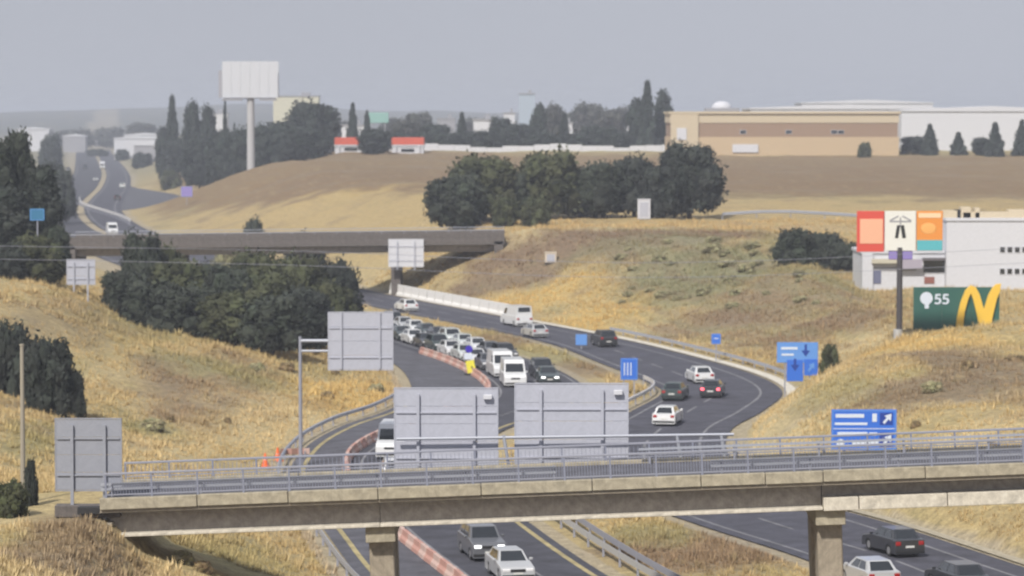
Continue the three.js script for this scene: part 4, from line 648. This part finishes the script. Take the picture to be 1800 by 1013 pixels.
function pane(fr, face, a0, a1, b0, b1) {                  // thin slab proud of one cabin face, in its own (across, up) fractions
  const [i, j, k, l] = fr.f[face].map(n => fr.p[n]), pt = (a, b) => i.clone().lerp(j, a).lerp(l.clone().lerp(k, a), b), q = [pt(a0, b0), pt(a1, b0), pt(a1, b1), pt(a0, b1)];
  const n = q[1].clone().sub(q[0]).cross(q[3].clone().sub(q[0])).normalize(), o = q.map(v => v.clone().addScaledVector(n, 0.014)), u = q.map(v => v.clone().addScaledVector(n, -0.02)), pos = [], F4 = (a, b, c, d) => [a, b, c, a, c, d].forEach(v => pos.push(v.x, v.y, v.z));
  F4(...o); for (let e = 0; e < 4; e++) F4(u[e], u[(e + 1) % 4], o[(e + 1) % 4], o[e]);
  const g = new THREE.BufferGeometry(); g.setAttribute('position', new THREE.Float32BufferAttribute(pos, 3)); g.computeVertexNormals(); return g;
}
const SPEC = {
  car: { w: 1.8, pts: [[2.15, 0.4], [2.12, 0.66], [1.95, 0.76], [0.95, 0.93], [-1.75, 0.96], [-2.1, 0.9], [-2.15, 0.5]], wh: [1.32, -1.3], cab: [0.9, 1.46, 1.05, -1.95, 0.25, -1.35, 0.82, 0.62], hl: [0.66, 2.1], tl: [0.78, -2.12] },
  suv: { w: 1.88, pts: [[2.25, 0.42], [2.22, 0.82], [2.05, 0.95], [1.0, 1.08], [-2.1, 1.1], [-2.2, 0.95], [-2.22, 0.5]], wh: [1.38, -1.35], cab: [1.05, 1.7, 1.1, -2.12, 0.45, -1.8, 0.87, 0.7], hl: [0.8, 2.2], tl: [0.95, -2.18] },
  van: { w: 2.0, pts: [[2.7, 0.42], [2.68, 0.85], [2.5, 1.05], [1.9, 1.2], [-2.6, 1.22], [-2.68, 0.5]], wh: [1.75, -1.7], cab: [1.15, 2.35, 1.95, -2.62, 1.15, -2.55, 0.97, 0.88], hl: [0.8, 2.64], tl: [0.9, -2.66], blind: true },
};
function vehicle(label, spec, col, X, D, ry, o = {}) {
  const s = SPEC[spec], v = thing(spec === 'van' ? 'white_van'.replace('white', o.vname || 'delivery') : 'car', label, spec === 'van' ? 'van' : 'car', [X, 0.026, -D], ry, o.group), m = paint[col];
  mesh('body', s.bg ||= bodyGeo(s.pts, s.w, s.wh), m, v);
  const fr = s.fr ||= frustum(...s.cab);
  mesh('cabin', fr.g, m, v);
  // faces: 0 front, 1 right, 2 rear, 3 left
  mesh('windscreen', s.p0 ||= pane(fr, 0, 0.07, 0.93, spec === 'van' ? 0.12 : 0.08, spec === 'van' ? 0.72 : 0.93), M.glass, v); mesh('rear_window', s.p2 ||= pane(fr, 2, 0.1, 0.9, spec === 'van' ? 0.45 : 0.15, 0.9), M.glass, v);
  s.sides ||= s.blind ? [pane(fr, 1, 0.03, 0.22, 0.15, 0.7), pane(fr, 3, 0.78, 0.97, 0.15, 0.7)] : [pane(fr, 1, 0.14, 0.5, 0.12, 0.9), pane(fr, 1, 0.54, 0.88, 0.12, 0.9), pane(fr, 3, 0.5, 0.86, 0.12, 0.9), pane(fr, 3, 0.12, 0.46, 0.12, 0.9)];
  for (const g of s.sides) mesh('side_window', g, M.glass, v);
  for (const z of s.wh) for (const x of [-1, 1]) { const t = mesh('wheel', tyreG, M.tyre, v); t.position.set(x * (s.w / 2 - 0.15), 0.33, z); mesh('rim', rimG, M.rim, t); }
  for (const x of [-1, 1]) {
    mesh('headlight', s.hg ||= box(0.42, 0.17, 0.16, 0, -0.085, 0, 0.05), o.lit ? M.lampLit : M.lamp, v).position.set(x * (s.w / 2 - 0.3), s.hl[0], s.hl[1] + 0.02);
    mesh('tail_light', s.tg ||= box(0.3, 0.22, 0.14, 0, -0.11, 0, 0.04), o.brake ? M.tailLit : M.tail, v).position.set(x * (s.w / 2 - 0.22), s.tl[0], s.tl[1] - 0.03);
    mesh('mirror', s.mg ||= box(0.2, 0.14, 0.1, 0, 0, 0, 0.04), m, v).position.set(x * (s.w / 2 + 0.08), s.cab[0] + 0.08, s.cab[2] - 0.35);
    mesh('licence_plate', s.lg ||= box(0.5, 0.11, 0.03), M.plate, v).position.set(0, x > 0 ? 0.45 : 0.55, x > 0 ? s.pts[0][0] + 0.07 : s.tl[1] - 0.1);
  }
  mesh('grille', s.gg ||= box(0.8, 0.16, 0.06, 0, 0, 0, 0.02), M.dark, v).position.set(0, s.hl[0] - 0.1, s.pts[1][0] + 0.055);
  mesh('front_bumper', s.b1 ||= box(s.w - 0.1, 0.16, 0.1, 0, 0.27, s.pts[0][0] + 0.03, 0.03), M.dark, v); mesh('rear_bumper', s.b2 ||= box(s.w - 0.1, 0.16, 0.1, 0, 0.27, s.tl[1] - 0.06, 0.03), M.dark, v);
  return v;
}
const onL = (lane, D) => [RL(D) + lane, D, -tangent(RL, D) ], onR = (lane, D) => [R1(D) + lane, D, Math.PI - tangent(R1, D)];
const toD = y => { let D = F * CAMH / (y - HORIZON); return D; };
function carAt(label, spec, col, x, y, away, o) { const D = toD(y), X = (x - 900) * D / F, f = away ? R1 : RL; return vehicle(label, spec, col, X, D, (away ? Math.PI : 0) - tangent(f, D), o); }
// towards the camera
carAt('dark grey off-roader driving towards the camera under the bridge', 'suv', 'grey', 846, 982, false, { lit: true });
carAt('silver car driving towards the camera at the bottom edge', 'car', 'silver', 896, 1020, false);
carAt('white van half hidden by the left big sign back', 'van', 'white', 690, 803, false);
carAt('white car just above the bridge kerb, below the white van', 'car', 'white', 693, 850, false);
vehicle('white van leading the queue with a dark windscreen', 'van', 'white', ...onL(2.3, 279), { lit: true });
vehicle('dark car with a bright headlight beside the leading white van', 'car', 'green', ...onL(5.6, 281), { lit: true });
vehicle('black off-roader right behind the dark car with the bright headlight', 'suv', 'dark', ...onL(5.9, 287.5));
vehicle('white van second in the queue behind the leading van', 'van', 'white', ...onL(2.3, 289));
[[2.3, 297, 'car', 'grey', 'grey car behind the two white vans in the queue'], [2.3, 303, 'car', 'white', 'white car fourth in the left lane of the queue'], [2.3, 308.5, 'car', 'pale', 'pale car fifth in the left lane of the queue'], [2.3, 314, 'car', 'white', 'white car sixth in the left lane of the queue'], [2.3, 319.5, 'suv', 'green', 'dark green off-roader in the left lane of the queue'], [2.3, 325, 'car', 'dark', 'black car in the left lane behind the green off-roader'], [2.3, 330.5, 'car', 'white', 'white car in the left lane behind the black car'], [2.3, 336, 'car', 'green', 'dark green car in the left lane near the far end'], [2.3, 341.5, 'car', 'white', 'white car in the left lane near the far end of the queue'], [2.3, 347.5, 'suv', 'dark', 'dark off-roader last in the left lane of the queue'],
[5.9, 307, 'suv', 'dark', 'dark off-roader in the median lane, behind a gap'], [5.9, 312.5, 'car', 'grey', 'grey car in the median lane of the queue'], [5.9, 318, 'car', 'white', 'white car in the median lane of the queue'], [5.9, 323.5, 'car', 'pale', 'pale car in the median lane of the queue'], [5.9, 329, 'suv', 'pale', 'pale off-roader in the median lane of the queue'], [5.9, 334.5, 'car', 'dark', 'black car in the median lane behind the pale off-roader'], [5.9, 340, 'car', 'green', 'dark green car in the median lane of the queue'], [5.9, 345.5, 'car', 'white', 'white car in the median lane at the far end of the queue'], [5.9, 351, 'car', 'silver', 'silver car in the median lane at the far end'], [5.9, 357, 'suv', 'dark', 'black off-roader last in the median lane of the queue']].forEach(([l, D, s, c, t]) => vehicle(t, s, c, ...onL(l, D), { group: 'vehicles queueing on the left carriageway' }));
// away from the camera
carAt('white car nearest above the bridge on the right carriageway', 'car', 'white', 1175, 747, true);
carAt('dark car beside the median nose on the right carriageway', 'car', 'green', 1188, 703, true);
carAt('white car ahead of the braking car on the right carriageway', 'car', 'white', 1231, 673, true);
carAt('dark car with glowing red brake lights on the right carriageway', 'car', 'dark', 1254, 698, true, { brake: true });
carAt('silver car behind the white van on the right carriageway', 'car', 'silver', 940, 593, true);
carAt('distant white car beside the white concrete barrier', 'car', 'white', 714, 547, true);
carAt('silver car by the right pier at the bottom edge', 'car', 'silver', 1532, 1034, true);
carAt('black car under the bridge at the lower right', 'car', 'dark', 1574, 976, true);
carAt('black car at the lower right corner', 'car', 'dark', 1688, 1042, true);
carAt('far white van beside the white guard rail in the upper left', 'van', 'white', 196, 412, false);
carAt('tiny dark car leftmost on the far highway', 'suv', 'dark', 120, 301, false); carAt('tiny dark van on the far highway, left of the white lorry', 'van', 'dark', 150, 298, false);
carAt('tiny silver car on the far highway bend, below the white lorry', 'car', 'silver', 168, 318, false); carAt('tiny pale car climbing the right side of the far bend', 'suv', 'pale', 215, 330, true); carAt('tiny dark car on the right side of the far bend, above the guard rail', 'suv', 'dark', 206, 352, true);
function lorry(label, col, boxM, x, y, away) {
  const D = toD(y), X = (x - 900) * D / F, v = thing('box_lorry', label, 'lorry', [X, 0.026, -D], (away ? Math.PI : 0) - tangent(away ? R1 : RL, D));
  mesh('cargo_box', box(2.4, 2.5, 5.2, 0, 0.95, -1.2, 0.06), boxM, v); mesh('chassis', box(1.1, 0.3, 7.2, 0, 0.6, 0), M.dark, v);
  const fr = frustum(0.6, 2.5, 3.4, 1.6, 3.1, 1.6, 1.1, 1.02); mesh('cab', fr.g, paint[col], v); mesh('windscreen', pane(fr, 0, 0.06, 0.94, 0.45, 0.9), M.glass, v); for (const f of [1, 3]) mesh('side_window', pane(fr, f, 0.2, 0.8, 0.5, 0.9), M.glass, v);
  for (const z of [2.5, -1.8, -2.8]) for (const s of [-1, 1]) { const t = mesh('wheel', tyreG, M.tyre, v); t.scale.setScalar(1.35); t.position.set(s * 1.02, 0.445, z); mesh('rim', rimG, M.rim, t); }
  mesh('rear_door', box(2.2, 2.2, 0.05, 0, 1.08, -3.83), boxM, v); mesh('rear_bumper', box(2.3, 0.18, 0.1, 0, 0.55, -3.8), M.dark, v); for (const s of [-1, 1]) mesh('tail_light', box(0.3, 0.16, 0.06, s * 0.9, 0.76, -3.85), M.tail, v);
}
carAt('white van at the near end of the white concrete barrier', 'van', 'white', 908, 573, true);
carAt('dark off-roader driving away beside the small faded blue sign', 'suv', 'dark', 1062, 609, true);
lorry('white lorry on the far highway in the haze', 'white', M.bwhite, 180, 297, false);
console.log('done');
renderer.render(scene, camera);
